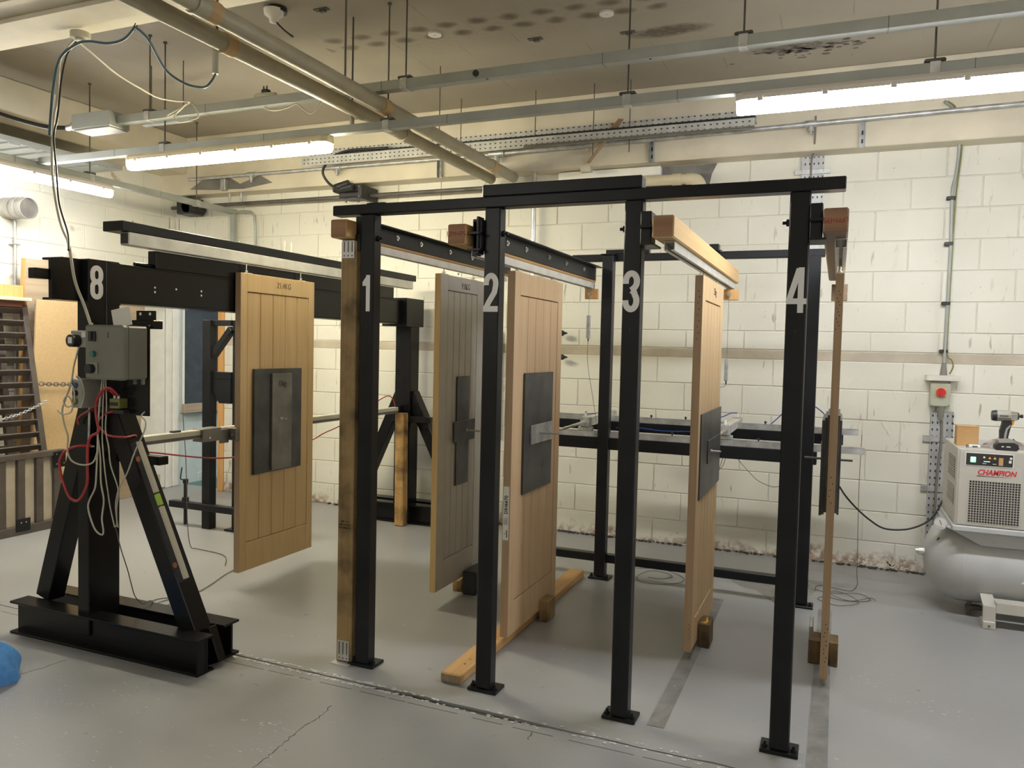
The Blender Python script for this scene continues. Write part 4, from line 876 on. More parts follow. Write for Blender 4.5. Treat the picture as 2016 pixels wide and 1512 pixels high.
# guide rail with the actuator that pushes door 8
a = thing('actuator_rail', 'cream linear actuator rail running behind the door under beam 8', 'actuator', (-3.545, 4.4, .98))
part('extrusion', B().box(-3.57, -3.52, 3.06, 5.90, .985, 1.036, .004), 'cable_w', a)
part('slide', B().box(-3.52, -3.515, 3.10, 5.85, .99, 1.006), 'conduit', a)
part('end_mount', B().box(-3.585, -3.505, 3.0, 3.06, .965, 1.05, .003), 'blackg', a); part('end_mount', B().box(-3.585, -3.505, 5.86, 5.93, .965, 1.05, .003), 'blackg', a)
part('carriage', B().box(-3.585, -3.50, 3.58, 3.73, .962, 1.042, .003), 'plate2', a)
part('clamp_plate', B().box(-3.56, -3.452, 3.800, 3.826, .955, 1.032, .002).box(-3.52, -3.505, 3.73, 3.80, .94, 1.025, .002), 'plate2', a)
part('clamp_bolt', B().bolt((-3.475, 3.80, .99), (0, -1, 0), .009, .007), 'chrome', a); part('clamp_bolt', B().bolt((-3.50, 3.63, .985), (1, 0, 0), .007, .006), 'chrome', a)
part('clip', B().box(-3.56, -3.53, 3.38, 3.44, 1.036, 1.046, .002), 'blackp', a)

# ---- control boxes on the trestle
c = thing('control_box', 'grey control enclosure marked 3 with switches, on the trestle', 'control box', (-3.14, 2.67, 1.38))
part('enclosure', B().box(-3.265, -3.03, 2.635, 2.750, 1.383, 1.632, .008), 'greybox', c)
part('cover', B().box(-3.27, -3.025, 2.598, 2.638, 1.380, 1.635, .010), 'greybox', c)
part('isolator_switch', B().box(-3.235, -3.19, 2.588, 2.598, 1.558, 1.605, .003).box(-3.22, -3.205, 2.580, 2.588, 1.565, 1.60, .002), 'blackp', c)
part('green_button', B().cyl((-3.205, 2.582, 1.50), (-3.205, 2.598, 1.50), .014, 18), 'green', c)
k = part('rotary_switch', B().box(-3.23, -3.178, 2.590, 2.598, 1.405, 1.458, .003), 'greybox2', c); part('knob', B().cyl((-3.208, 2.565, 1.43), (-3.208, 2.592, 1.43), .022, 18), 'blackp', k)
text('handwriting', '3', .034, (-3.115, 2.598, 1.587), '-y', 'ink', c, .8)
for (x, z) in ((-3.09, 1.375), (-3.04, 1.375)): part('fixing_lug', B().box(x-.008, x+.008, 2.72, 2.735, z-.018, z+.012, .003), 'greybox', c)
solo('paper_sheet', B().hexa((-3.17, 2.72, 1.675), ((.97, .1, .2), (.1, -.995, .02), (-.2, -.02, .97)), (.055, .0006, .045)), 'label', 'blank paper tucked on top of the grey control enclosure', 'paper')
c = thing('socket_box', 'grey socket box with black plug beside the control enclosure', 'socket', (-3.40, 2.70, 1.525))
part('box', B().box(-3.45, -3.285, 2.665, 2.752, 1.527, 1.608, .005), 'greybox2', c)
part('plug', B().cyl((-3.40, 2.625, 1.558), (-3.40, 2.665, 1.558), .030, 16), 'blackp', c)
part('plug_label', B().box(-3.412, -3.385, 2.6235, 2.625, 1.545, 1.575), 'label', c)
part('label', B().box(-3.37, -3.345, 2.6635, 2.665, 1.575, 1.60), 'label', c)
part('switch', B().box(-3.315, -3.30, 2.662, 2.665, 1.56, 1.575).box(-3.325, -3.305, 2.662, 2.665, 1.532, 1.548), 'label', c)
part('gland', B().cyl((-3.34, 2.70, 1.608), (-3.35, 2.70, 1.645), .008, 10), 'cable_w', c)
c = thing('pendant_box', 'cream push-button pendant with blue, black and olive buttons', 'pendant', (-3.36, 2.66, 1.235))
part('case', B().box(-3.405, -3.335, 2.635, 2.752, 1.235, 1.375, .006), 'greybox2', c)
for m_, z in (('blue', 1.345), ('blackp', 1.307), ('olive', 1.268)): part('button', B().cyl((-3.372, 2.625, z), (-3.372, 2.636, z), .014, 16), m_, c)
part('cable_grip', B().tube([(-3.36,2.64,1.375),(-3.35,2.62,1.39),(-3.32,2.62,1.375),(-3.31,2.63,1.31),(-3.33,2.63,1.245),(-3.36,2.64,1.24)], .003, 6), 'cable_w', c)
c = thing('solenoid_valve', 'small brass coloured solenoid valve on the black control plate', 'valve', (-3.2, 2.72, 1.235))
part('body', B().box(-3.23, -3.165, 2.70, 2.752, 1.238, 1.285, .003), 'olive', c)
part('nameplate', B().box(-3.225, -3.172, 2.698, 2.70, 1.25, 1.268), 'blackp', c)
part('port', B().cyl((-3.21, 2.715, 1.285), (-3.21, 2.715, 1.298), .006, 10).cyl((-3.185, 2.715, 1.285), (-3.185, 2.715, 1.298), .006, 10), 'label', c)
part('manifold', B().box(-3.22, -3.15, 2.71, 2.752, 1.212, 1.232, .002), 'blackp', c)

def run(name, pts, r, m, label, cat='cable', n=8): return solo(name, B().tube(pts, r, n), m, label, cat)
run('air_hose', [(-3.185,2.715,1.298),(-3.19,2.69,1.325),(-3.21,2.68,1.337),(-3.25,2.678,1.32),(-3.285,2.677,1.27),(-3.29,2.676,1.22),(-3.28,2.675,1.171),(-3.27,2.674,1.123),(-3.32,2.673,1.096),(-3.34,2.672,1.045),(-3.34,2.67,.946),(-3.34,2.669,.871),(-3.37,2.667,.807),(-3.41,2.667,.775),(-3.46,2.666,.791),(-3.50,2.664,.858),(-3.52,2.663,.919),(-3.52,2.662,.97),(-3.48,2.661,1.016),(-3.43,2.68,1.04),(-3.40,2.74,1.04)], .0065, 'hose_red', 'long red air hose looped down the front of the trestle', 'hose')
run('air_hose', [(-3.21,2.715,1.298),(-3.215,2.70,1.318),(-3.25,2.70,1.325),(-3.29,2.707,1.292),(-3.35,2.718,1.252),(-3.40,2.728,1.216),(-3.47,2.738,1.186),(-3.50,2.744,1.164),(-3.50,2.75,1.138)], .005, 'hose_red', 'short red air hose running behind the pendant', 'hose')
run('air_hose', [(-3.215,2.712,1.223),(-3.27,2.708,1.204),(-3.33,2.718,1.16),(-3.31,2.725,1.126),(-3.27,2.734,1.098),(-3.21,2.78,1.09),(-3.24,2.86,1.09),(-3.36,2.97,1.05),(-3.49,3.02,.99)], .005, 'hose_red', 'red air hose crossing from the valve to the actuator rail', 'hose')
run('air_hose', [(-3.50,3.04,.97),(-3.51,3.20,.945),(-3.51,3.40,.905),(-3.52,3.58,.87),(-3.53,3.80,.84),(-3.54,4.05,.83),(-3.54,4.4,.84),(-3.54,4.68,.865),(-3.54,4.82,.90),(-3.54,5.05,.945),(-3.54,5.3,1.03),(-3.54,5.6,1.115),(-3.54,5.72,1.14),(-3.54,5.80,1.11),(-3.54,5.84,1.045)], .0045, 'hose_red', 'thin red hose slung below the actuator rail', 'hose')
run('pipe_clip', [(-3.43,2.755,1.25),(-3.435,2.755,1.1),(-3.435,2.755,1.04),(-3.40,2.755,1.035)], .005, 'zinc', 'short zinc stub pipe on the trestle brace', 'pipe')
W_ = 'off-white cable '
run('control_cable', [(-3.26,2.69,1.379),(-3.27,2.682,1.269),(-3.285,2.684,1.145),(-3.29,2.685,1.047),(-3.30,2.687,.922),(-3.31,2.688,.846),(-3.35,2.689,.78),(-3.36,2.69,.741),(-3.34,2.691,.681),(-3.31,2.692,.634),(-3.27,2.692,.618),(-3.26,2.693,.639),(-3.27,2.693,.70),(-3.26,2.695,.788),(-3.28,2.696,.873),(-3.29,2.70,.996),(-3.31,2.70,1.118)], .004, 'cable_w', W_+'hanging in the longest loop from the control enclosure')
run('control_cable', [(-3.25,2.69,1.379),(-3.265,2.695,1.243),(-3.28,2.703,1.094),(-3.28,2.716,.944),(-3.27,2.725,.831),(-3.26,2.732,.744),(-3.24,2.74,.649)], .0032, 'cable_w', W_+'hanging straight from the control enclosure')
run('control_cable', [(-3.24,2.69,1.379),(-3.255,2.707,1.242),(-3.28,2.721,1.129),(-3.27,2.731,1.041),(-3.27,2.742,.953),(-3.24,2.755,.853),(-3.24,2.761,.802),(-3.26,2.769,.735),(-3.27,2.778,.657),(-3.28,2.78,.641)], .0032, 'cable_w', W_+'curling in front of the trestle post')
run('control_cable', [(-3.05,2.745,1.225),(-3.02,2.70,1.21),(-3.00,2.707,1.185),(-3.02,2.716,1.135),(-3.10,2.734,1.03),(-3.17,2.753,.923),(-3.24,2.767,.84),(-3.27,2.776,.785),(-3.28,2.78,.73),(-3.27,2.784,.636)], .0035, 'cable_w', W_+'sweeping down from the corner of the black control plate')
run('control_cable', [(-3.24,2.745,.649),(-3.22,2.758,.542),(-3.25,2.822,.42),(-3.28,2.872,.326),(-3.30,2.913,.247),(-3.31,2.97,.19),(-3.32,3.04,.18),(-3.34,3.10,.05),(-3.40,3.2,.006)], .0025, 'wire', 'dark tied cable tail falling to the base beam')
run('control_cable', [(-3.36,2.64,1.526),(-3.38,2.63,1.438),(-3.40,2.63,1.352),(-3.45,2.635,1.264),(-3.47,2.637,1.213),(-3.46,2.641,1.144),(-3.44,2.644,1.09),(-3.45,2.648,1.027),(-3.43,2.651,.979),(-3.38,2.653,.96),(-3.32,2.655,.962),(-3.28,2.657,.982),(-3.26,2.66,1.027)], .004, 'cable_w', W_+'drooping from the black plug in the socket box')
run('control_cable', [(-3.39,2.62,1.353),(-3.37,2.621,1.329),(-3.37,2.625,1.268),(-3.40,2.626,1.242),(-3.43,2.628,1.24),(-3.45,2.629,1.264),(-3.43,2.631,1.29),(-3.39,2.62,1.279),(-3.37,2.615,1.243),(-3.39,2.617,1.212),(-3.45,2.62,1.202),(-3.48,2.62,1.218)], .0035, 'cable_w', W_+'coiled in a knot beside the pendant')
run('floor_wire', [(-3.40,3.2,.006),(-3.6,3.3,.006),(-3.71,3.367,.006),(-3.74,3.461,.006),(-3.67,3.515,.008),(-3.68,3.407,.006),(-3.60,3.406,.008),(-3.63,3.515,.006),(-3.63,3.679,.006),(-3.68,3.856,.006),(-3.75,4.048,.006),(-3.8,4.3,.006)], .003, 'wire', 'dark wire trailing over the floor behind the trestle')
run('hanging_wire', [(-4.50,4.40,1.03),(-4.49,4.40,.9),(-4.47,4.40,.7),(-4.46,4.40,.45),(-4.45,4.40,.2),(-4.44,4.42,.03),(-4.40,4.45,.006),(-4.1,4.4,.006),(-3.9,4.2,.006)], .003, 'wire', 'thin grey wire dropping to the floor left of the door under beam 8')
for nm, pts, r, m_, lab in (('drop_cable', [(-3.86,3.02,3.19),(-3.92,3.009,3.137),(-3.95,2.992,3.054),(-3.92,2.958,2.864),(-3.92,2.937,2.751),(-3.90,2.912,2.609),(-3.86,2.881,2.439),(-3.79,2.85,2.271),(-3.70,2.81,2.145),(-3.58,2.75,2.062),(-3.47,2.68,2.0),(-3.42,2.66,1.88),(-3.42,2.68,1.813),(-3.40,2.70,1.736),(-3.355,2.70,1.64)], .007, 'cable_w', 'thick off-white cable dropping from the ceiling beam to the socket box'),
    ('drop_cable', [(-3.84,3.03,3.19),(-3.90,3.0,3.097),(-3.90,2.965,2.949),(-3.87,2.92,2.744),(-3.86,2.89,2.629),(-3.79,2.85,2.457),(-3.72,2.81,2.288),(-3.67,2.79,2.204),(-3.56,2.74,2.088),(-3.46,2.665,1.995)], .005, 'cable_b', 'dark cable strapped to the thick off-white drop cable'),
    ('air_hose', [(-3.42,3.02,3.19),(-3.47,2.99,3.12),(-3.58,2.985,3.111),(-3.68,2.96,3.125),(-3.75,2.94,3.113),(-3.82,2.90,3.038),(-3.83,2.87,2.896),(-3.80,2.83,2.726),(-3.77,2.80,2.608)], .007, 'cable_blue', 'blue hose looped from the ceiling beam beside the drop cable'),
    ('air_hose', [(-3.42,3.02,3.185),(-3.42,3.093,3.157),(-3.46,3.197,3.106),(-3.49,3.295,3.055),(-3.47,3.403,3.024),(-3.43,3.495,3.028),(-3.42,3.542,3.071),(-3.44,3.60,3.14)], .007, 'cable_blue', 'blue hose sagging to the pipe fitting near the ceiling'),
    ('slack_cable', [(-3.89,3.05,3.185),(-3.92,3.168,3.166),(-4.00,3.395,3.137),(-4.03,3.602,3.116),(-4.03,3.725,3.101),(-4.02,3.87,3.12),(-4.00,3.955,3.139),(-4.09,3.95,3.099),(-4.18,3.95,3.071),(-4.17,3.945,3.056),(-4.09,3.94,3.075),(-4.01,3.94,3.124),(-4.09,3.935,3.07),(-4.10,3.93,3.03),(-4.05,3.93,3.006),(-3.97,3.93,3.012),(-3.90,3.93,3.025),(-3.92,3.935,3.082),(-3.99,3.96,3.14)], .005, 'cable_w', 'white cable tied in loops below the upper trunking')):
    run(nm, pts, r, m_, lab, 'hose' if 'hose' in nm else 'cable')
h = solo('cable_hook', B().cyl((-3.80, 3.0, 3.17), (-3.80, 3.0, 3.20), .05, 16).cyl((-3.80, 3.0, 3.155), (-3.80, 3.0, 3.17), .025, 14), 'cable_w', 'round cream ceiling rose under the beam holding the drop cables', 'cable hook')
solo('cable_hook', B().tube([(-3.42,3.03,3.20),(-3.43,3.02,3.17),(-3.42,3.0,3.165),(-3.41,3.01,3.20)], .003, 6), 'cable_b', 'black tie hanging the blue hose from the ceiling beam', 'cable hook')
h = thing('pipe_drop', 'pale drop pipe with coupling where the blue hose ends', 'pipe', (-3.44, 3.60, 3.14))
part('drop', B().cyl((-3.44, 3.60, 3.16), (-3.44, 3.60, 3.65), .012, 12), 'pipe', h); part('coupling', B().cyl((-3.44, 3.60, 3.14), (-3.44, 3.60, 3.28), .019, 12), 'greybox2', h)
# spirit level leaning on the brace
lv = thing('spirit_level', 'cream and black spirit level resting on the right trestle brace', 'spirit level', (-3.0, 2.88, .35))
a_, b_ = Vector((-2.895, 2.826, .40)), Vector((-3.215, 2.826, 1.055)); d_ = (b_-a_).normalized(); nrm = Vector((d_.z, 0, -d_.x))
a_ += nrm*.012; b_ += nrm*.012
def seg(t0, t1, w, h, off=0): return B().beam(a_.lerp(b_, t0)+nrm*off, a_.lerp(b_, t1)+nrm*off, w, h, nrm, .002)
part('body', seg(0, 1, .022, .036), 'blackp', lv); part('top_face', seg(.01, .52, .024, .018, .027), 'cable_w', lv); part('top_face', seg(.62, .99, .024, .018, .027), 'cable_w', lv)
part('vial', seg(.53, .61, .022, .020, .026), 'vial', lv)
for t in (.12, .88): q = a_.lerp(b_, t); part('end_vial', B().cyl(q+Vector((0, -.014, 0)), q+Vector((0, -.009, 0)), .014, 16), 'knob', lv)
# ================================================================== overhead services
def trunking(label, axis, a0, a1, c, z0, h, w, clamps, rods, m='zincd', zt=ZC):
    t = thing('cable_trunking', label, 'trunking', ((a0+a1)/2, c, z0) if axis == 'x' else (c, (a0+a1)/2, z0))
    def bx(u0, u1, v0, v1, za, zb, e=.002): return (B().box(u0, u1, v0, v1, za, zb, e) if axis == 'x' else B().box(v0, v1, u0, u1, za, zb, e))
    part('trunk', bx(a0, a1, c-w/2, c+w/2, z0, z0+h), m, t)
    u = a0+.8
    while u < a1-.3:
        part('lid_joint', bx(u, u+.003, c-w/2-.0008, c+w/2+.0008, z0-.0008, z0+h+.0005, 0), 'conduit', t); u += 1.35
    for u in clamps:
        part('clamp', bx(u-.022, u+.022, c-w/2-.004, c+w/2+.004, z0-.004, z0+h+.004, .001), 'zinc', t)
        part('hanger_cap', bx(u-.045, u+.045, c-w/2+.005, c+w/2-.005, z0+h+.004, z0+h+.022, .006), 'conduit', t)
    for u in rods:
        p = (u, c) if axis == 'x' else (c, u); part('hanger_rod', B().cyl((*p, z0+h+.018), (*p, zt), .005, 8).cyl((*p, zt-.012), (*p, zt), .013, 8), 'conduit', t)
    return t
TL = trunking('grey steel trunking carrying the two lit fittings', 'x', -5.68, 6.6, 4.15, 2.888, .05, .055, (-4.42, -2.60, -1.10, .36, 3.0), (-4.42, -2.60, -1.10, .36, 3.0))
TU = trunking('drab upper trunking without lights, hung above the pipes', 'x', -4.70, 2.6, 4.02, 3.07, .055, .06, (-4.42, -2.40, -.49), (-4.42, -2.40, -.49), 'zincd')
part('grommet', B().cyl((-1.93, 3.98, 3.10), (-1.93, 3.99, 3.10), .018, 14), 'blackp', TU)
part('lid_hole', B().cyl((-1.87, 4.01, 3.0690), (-1.87, 4.01, 3.0705), .008, 10).cyl((-.95, 4.01, 3.0690), (-.95, 4.01, 3.0705), .008, 10), 'ink', TU)
TT = trunking('side trunking running along the left wall toward the corner', 'y', 1.8, 6.27, -5.72, 2.862, .05, .055, (4.6, 5.75), (4.6, 5.75))
part('down_leg', B().box(-5.745, -5.695, 6.22, 6.27, 2.2, 2.862, .002), 'zincd', TT)
part('bent_conduit', B().tube([(-5.695,6.24,2.885),(-5.55,6.24,2.885),(-5.47,6.24,2.86),(-5.44,6.24,2.78),(-5.43,6.24,2.5),(-5.43,6.24,2.2)], .012, 10), 'zincd', TT)
bx_ = thing('junction_box', 'drab steel junction box at the left end of the upper trunking', 'junction box', (-4.9, 4.0, 3.03))
part('box', B().box(-5.07, -4.70, 3.93, 4.10, 3.045, 3.15, .003), 'zincd', bx_); part('cover', B().box(-5.06, -4.71, 3.94, 4.09, 3.035, 3.045, .002), 'greybox2', bx_)
part('gland', B().cyl((-5.13, 4.0, 3.09), (-5.07, 4.0, 3.09), .035, 14).cyl((-5.20, 4.0, 3.085), (-5.13, 4.0, 3.09), .022, 12), 'zinc', bx_)
run('supply_cable', [(-5.19,4.0,3.085),(-5.3,3.92,3.08),(-5.4,3.84,3.10),(-5.5,3.74,3.13),(-5.6,3.6,3.17),(-5.75,3.4,3.22),(-5.9,3.15,3.26)], .016, 'cable_b', 'thick black supply cable entering the steel junction box')
k = thing('slotted_strut', 'short strut piece hung behind the steel junction box', 'strut', (-4.73, 4.47, 3.20))
part('channel', B().box(-4.97, -4.50, 4.45, 4.49, 3.20, 3.235, .002), 'zincd', k)
for x in (-4.9, -4.58): part('hanger_rod', B().cyl((x, 4.47, 3.235), (x, 4.47, ZC), .004, 8), 'conduit', k)
run('loose_cable', [(-3.42,4.0,3.065),(-3.38,3.99,3.04),(-3.30,3.985,3.028),(-3.23,4.0,3.045),(-3.17,4.0,3.060),(-3.13,4.02,3.027),(-3.08,4.03,3.0),(-3.03,4.03,3.04),(-3.0,4.03,3.066)], .005, 'cable_w', 'grey slack cable under the upper trunking beside the plug')
k = thing('spare_plug', 'coiled flex with black plug lying on the upper trunking', 'plug', (-3.43, 4.02, 3.125))
b = B()
for q in range(4): b.tube([(-3.43+.085*math.cos(a*.5+q), 4.02+.028*math.sin(a*.5+q), 3.129+.006*q) for a in range(14)], .0035, 6, 2)
part('flex', b, 'cable_w', k); part('plug', B().box(-3.45, -3.40, 4.0, 4.04, 3.15, 3.178, .005).box(-3.445, -3.437, 4.015, 4.02, 3.178, 3.20).box(-3.42, -3.412, 4.015, 4.02, 3.178, 3.20), 'blackp', k)

def fitting(label, axis, a0, a1, c, ztop, body, tube):
    t = thing('fluorescent_light', label, 'light', ((a0+a1)/2, c, ztop-.10) if axis == 'x' else (c, (a0+a1)/2, ztop-.10))
    def prism(prof, u0, u1, inset=0):
        b = B(); n = len(prof)
        def pt(u, q, s): v, z = c+q[0]*s, ztop+q[1]; return (u, v, z) if axis == 'x' else (v, u, z)
        vs = [pt(u0, q, .62) for q in prof]+[pt(u0+.035, q, 1) for q in prof]+[pt(u1-.035, q, 1) for q in prof]+[pt(u1, q, .62) for q in prof]
        fs = [tuple(range(n))[::-1], tuple(range(3*n, 4*n))]
        for j in range(3): fs += [(j*n+i, j*n+(i+1) % n, (j+1)*n+(i+1) % n, (j+1)*n+i) for i in range(n)]
        return b.add(vs, fs)
    part('body', prism([(-.040, 0), (.040, 0), (.056, -.020), (.056, -.042), (-.056, -.042), (-.056, -.020)], a0, a1), body, t)
    part('diffuser', prism([(-.055, -.042), (.055, -.042), (.050, -.075), (.028, -.098), (-.028, -.098), (-.050, -.075)], a0+.004, a1-.004), tube, t)
    u = a0+.12
    while u < a1:
        for s in (-1, 1): part('clip', B().box(u-.013, u+.013, c+s*.055, c+s*.060, ztop-.055, ztop-.030, .001) if axis == 'x' else B().box(c+s*.055, c+s*.060, u-.013, u+.013, ztop-.055, ztop-.030, .001), body, t)
        u += .30
    return t
fitting('lit yellowed fluorescent fitting above the door under beam 8', 'x', -4.76, -3.02, 4.15, 2.886, 'fitting', 'tubewarm')
fitting('lit white fluorescent fitting above the compressor side', 'x', -.53, 1.21, 4.15, 2.886, 'fitting2', 'tubecool')
fitting('lit white fluorescent fitting along the left wall', 'y', 3.06, 4.80, -5.72, 2.860, 'fitting2', 'tubeleft')
fitting('added unseen fluorescent fitting at the far right end of the trunking', 'x', 3.70, 5.44, 4.15, 2.886, 'fitting2', 'tubefillright')  # out of view, added to lift the floor and doors on the right
# unseen trunking and fittings added behind the camera as fill light
trunking('grey steel trunking added out of view behind the photographer', 'x', -5.68, 4.2, -1.6, 2.888, .05, .055, (-3.4, .4), (-3.4, .4))
fitting('added unseen fluorescent fitting behind the photographer, wall side', 'x', -4.3, -2.56, -1.6, 2.886, 'fitting2', 'tubefillrear')
fitting('added unseen fluorescent fitting behind the photographer, right side', 'x', .9, 2.64, -1.6, 2.886, 'fitting2', 'tubefillrear')

def bigpipe(x, y0, bands, label):
    t = thing('overhead_pipe', label, 'pipe', (x, 4, 2.97)); r = .043
    part('pipe', B().cyl((x, y0, 3.018), (x, 6.15, 3.018), r, 24), 'pipe', t)
    for (y, m_) in bands:
        part('collar', B().cyl((x, y-.035, 3.018), (x, y+.035, 3.018), r+.006, 24), m_, t)
    return t
p1_ = bigpipe(-2.81, .3, ((3.02, 'collar'), (4.7, 'pipe')), 'drab painted overhead pipe, the left of the two')
p2_ = bigpipe(-2.60, .3, ((2.62, 'pipe'), (2.69, 'collar'), (4.1, 'collar'), (5.7, 'collar')), 'drab painted overhead pipe with ochre bands, the right of the two')
part('hanger_rod', B().cyl((-2.81, 2.95, 3.06), (-2.81, 2.95, 3.22), .006, 8), 'conduit', p1_)
part('hanger_rod', B().cyl((-2.60, 3.70, 3.06), (-2.60, 3.70, ZC), .006, 8).cyl((-2.60, 3.70, ZC-.02), (-2.60, 3.70, ZC), .014, 8), 'conduit', p2_)
part('hanger_rod', B().cyl((-2.81, 5.2, 3.06), (-2.81, 5.2, ZC), .004, 8), 'conduit', p1_)
k = thing('pipe_drop', 'stub drop with coupling beside the left overhead pipe', 'pipe', (-2.93, 4.25, 2.94)); part('coupling', B().cyl((-2.93, 4.25, 2.93), (-2.93, 4.25, 3.02), .015, 12), 'greybox2', k); part('drop', B().cyl((-2.93, 4.25, 3.02), (-2.93, 4.25, ZC), .006, 8), 'conduit', k)

# slotted cable tray with cables along the back wall
ct = thing('cable_tray', 'long slotted cable tray hung along the top of the back wall', 'cable tray', (-1.8, 5.9, 3.17))
part('tray_side', B().box(-4.6, -.62, 5.88, 5.884, 3.185, 3.262), 'tray', ct); part('tray_side', B().box(-4.6, -.62, 5.98, 5.984, 3.272, 3.350), 'tray', ct)
part('tray_floor', B().box(-4.6, -.62, 5.884, 6.05, 3.262, 3.266), 'tray', ct)
part('cable_run', B().cyl((-4.2, 5.93, 3.280), (-.62, 5.93, 3.280), .014, 10).cyl((-4.2, 5.90, 3.274), (-.62, 5.90, 3.274), .008, 8), 'cable_b', ct)
part('cable_run', B().cyl((-2.4, 5.87, 3.20), (-.62, 5.87, 3.20), .006, 8).cyl((-2.4, 5.868, 3.187), (-.62, 5.868, 3.187), .006, 8), 'greybox', ct)
for x in (-3.0, -2.33, -1.84, -1.55): part('hanger_rod', B().cyl((x, 5.93, 3.1 if x > -2 else 3.26), (x, 5.93, ZC), .004, 8), 'conduit', ct)
# black cable looping off the tray to the old pulley gear
run('loop_cable', [(-3.7,5.90,3.29),(-4.03,5.90,3.30),(-4.15,5.92,3.30),(-4.28,5.95,3.28),(-4.39,5.98,3.23),(-4.45,6.0,3.153),(-4.42,6.03,3.07),(-4.34,6.05,3.01),(-4.25,6.06,2.985)], .012, 'cable_b', 'black cable looping from the tray to the line shaft bearing')
sh = thing('line_shaft', 'old dark line shaft running along the back wall below the beam', 'shaft', (-4.6, 6.2, 2.92))
part('shaft', B().cyl((-6.5, 6.2, 2.955), (-2.35, 6.2, 2.955), .019, 14), 'conduit', sh)
br = part('bearing', B().box(-4.36, -4.06, 6.12, 6.30, 2.93, 2.985, .012).box(-4.42, -4.10, 6.10, 6.25, 2.985, 3.04, .014).box(-4.10, -4.055, 6.05, 6.32, 2.90, 3.03, .004), 'blackp', sh)
part('lubricator', B().cyl((-4.36, 6.08, 3.02), (-4.22, 6.08, 3.05), .035, 14).cyl((-4.28, 6.06, 3.0), (-4.16, 6.06, 3.02), .03, 14), 'blackp', sh)
part('bearing_bolt', B().bolt((-4.08, 6.05, 3.01), (0, -1, 0), .01, .008).bolt((-4.08, 6.05, 2.92), (0, -1, 0), .01, .008).cyl((-4.30, 6.16, 2.895), (-4.30, 6.16, 2.93), .009, 8).cyl((-4.16, 6.16, 2.89), (-4.16, 6.16, 2.93), .009, 8), 'conduit', sh)
part('bearing', B().box(-6.35, -6.15, 6.1, 6.3, 2.87, 3.04, .015).cyl((-6.2, 6.1, 2.95), (-6.2, 6.3, 2.95), .07, 16), 'blackp', sh)
for x in (-5.73, -5.58): part('shaft_hanger', B().cyl((x, 6.2, 2.95), (x, 6.2, 3.20), .010 if x < -5.6 else .014, 8), 'zinc', sh)
# galvanised water pipe with tees
gp = thing('water_pipe', 'galvanised screwed pipe with tees along the wall beam', 'pipe', (-2, 6.05, 3.19))
part('pipe', B().cyl((-6.15, 6.08, 3.205), (-2.78, 6.08, 3.205), .016, 14).cyl((-2.70, 6.08, 3.208), (2.6, 6.08, 3.275), .018, 14), 'zinc', gp)
for x in (-5.35, -4.35, -.25):
    z = 3.205 if x < -2.7 else 3.240
    part('tee', B().cyl((x-.04, 6.08, z), (x+.04, 6.08, z), .025, 14).cyl((x, 6.08, z-.055), (x, 6.08, z), .020, 12).cyl((x, 6.08, z-.075), (x, 6.08, z-.055), .012, 6), 'zinc', gp)
part('cross_fitting', B().cyl((-2.80, 6.08, 3.21), (-2.66, 6.08, 3.21), .030, 14).cyl((-2.73, 6.08, 3.14), (-2.73, 6.08, 3.29), .026, 14), 'zinc', gp)
part('elbow_pipe', B().tube([(-2.73,6.08,3.29),(-2.73,6.07,3.315),(-2.70,6.05,3.325),(-2.55,6.02,3.33)], .018, 12), 'zinc', gp)
part('wall_bracket', B().box(-5.76, -5.70, 6.10, 6.15, 3.08, 3.19, .003), 'zinc', gp)
dp = thing('drain_pipe', 'vertical galvanised pipe with an elbow dropping down the back wall', 'pipe', (-2.45, 6.24, 1.4))
part('arm', B().cyl((-2.73, 6.20, 3.135), (-2.50, 6.24, 3.145), .024, 14), 'zinc', dp); part('elbow', B().tube([(-2.52,6.24,3.145),(-2.47,6.24,3.14),(-2.452,6.24,3.12),(-2.448,6.24,3.06)], .030, 14), 'zinc', dp)
part('pipe', B().cyl((-2.448, 6.24, 3.08), (-2.44, 6.24, 1.40), .021, 14), 'chrome', dp)
wp = thing('waste_pipe', 'cream pipe with elbow entering the bare patch of the wall', 'pipe', (-1.3, 6.2, 2.89))
part('pipe', B().cyl((-1.75, 6.24, 2.937), (-1.13, 6.24, 2.937), .040, 20), 'fitting', wp); part('elbow', B().tube([(-1.16,6.24,2.937),(-1.09,6.24,2.93),(-1.06,6.25,2.90),(-1.055,6.30,2.87)], .046, 16), 'fitting', wp)
part('collar', B().cyl((-1.27, 6.24, 2.937), (-1.20, 6.24, 2.937), .046, 20), 'fitting', wp)
for (x, lab) in ((-1.42, 'slotted strut bracket on the wall beam over the waste pipe'), (.095, 'slotted strut bracket on the wall beam over the compressor'), (-3.3, 'slotted strut bracket on the wall beam near the line shaft')):
    s_ = thing('strut_bracket', lab, 'bracket', (x, 6.13, 3.06))
    part('channel', B().box(x-.021, x+.021, 6.145, 6.15, 3.06, 3.26).box(x-.021, x-.017, 6.108, 6.145, 3.06, 3.26).box(x+.017, x+.021, 6.108, 6.145, 3.06, 3.26), 'zinc', s_)
    part('slot', B().box(x-.006, x+.006, 6.1445, 6.1452, 3.09, 3.12).box(x-.006, x+.006, 6.1445, 6.1452, 3.15, 3.18), 'ink', s_)
br = thing('angle_stay', 'bent rusty flat-bar stay hanging from the tray', 'bracket', (-1.75, 6.0, 3.0))
part('leg', B().beam((-1.62, 5.90, 3.35), (-1.90, 6.02, 3.15), .03, .006).beam((-1.60, 5.90, 3.35), (-1.93, 6.10, 3.08), .03, .006), 'oakedge', br)
part('foot', B().box(-1.99, -1.90, 6.08, 6.14, 3.01, 3.06, .004), 'cable_w', br)
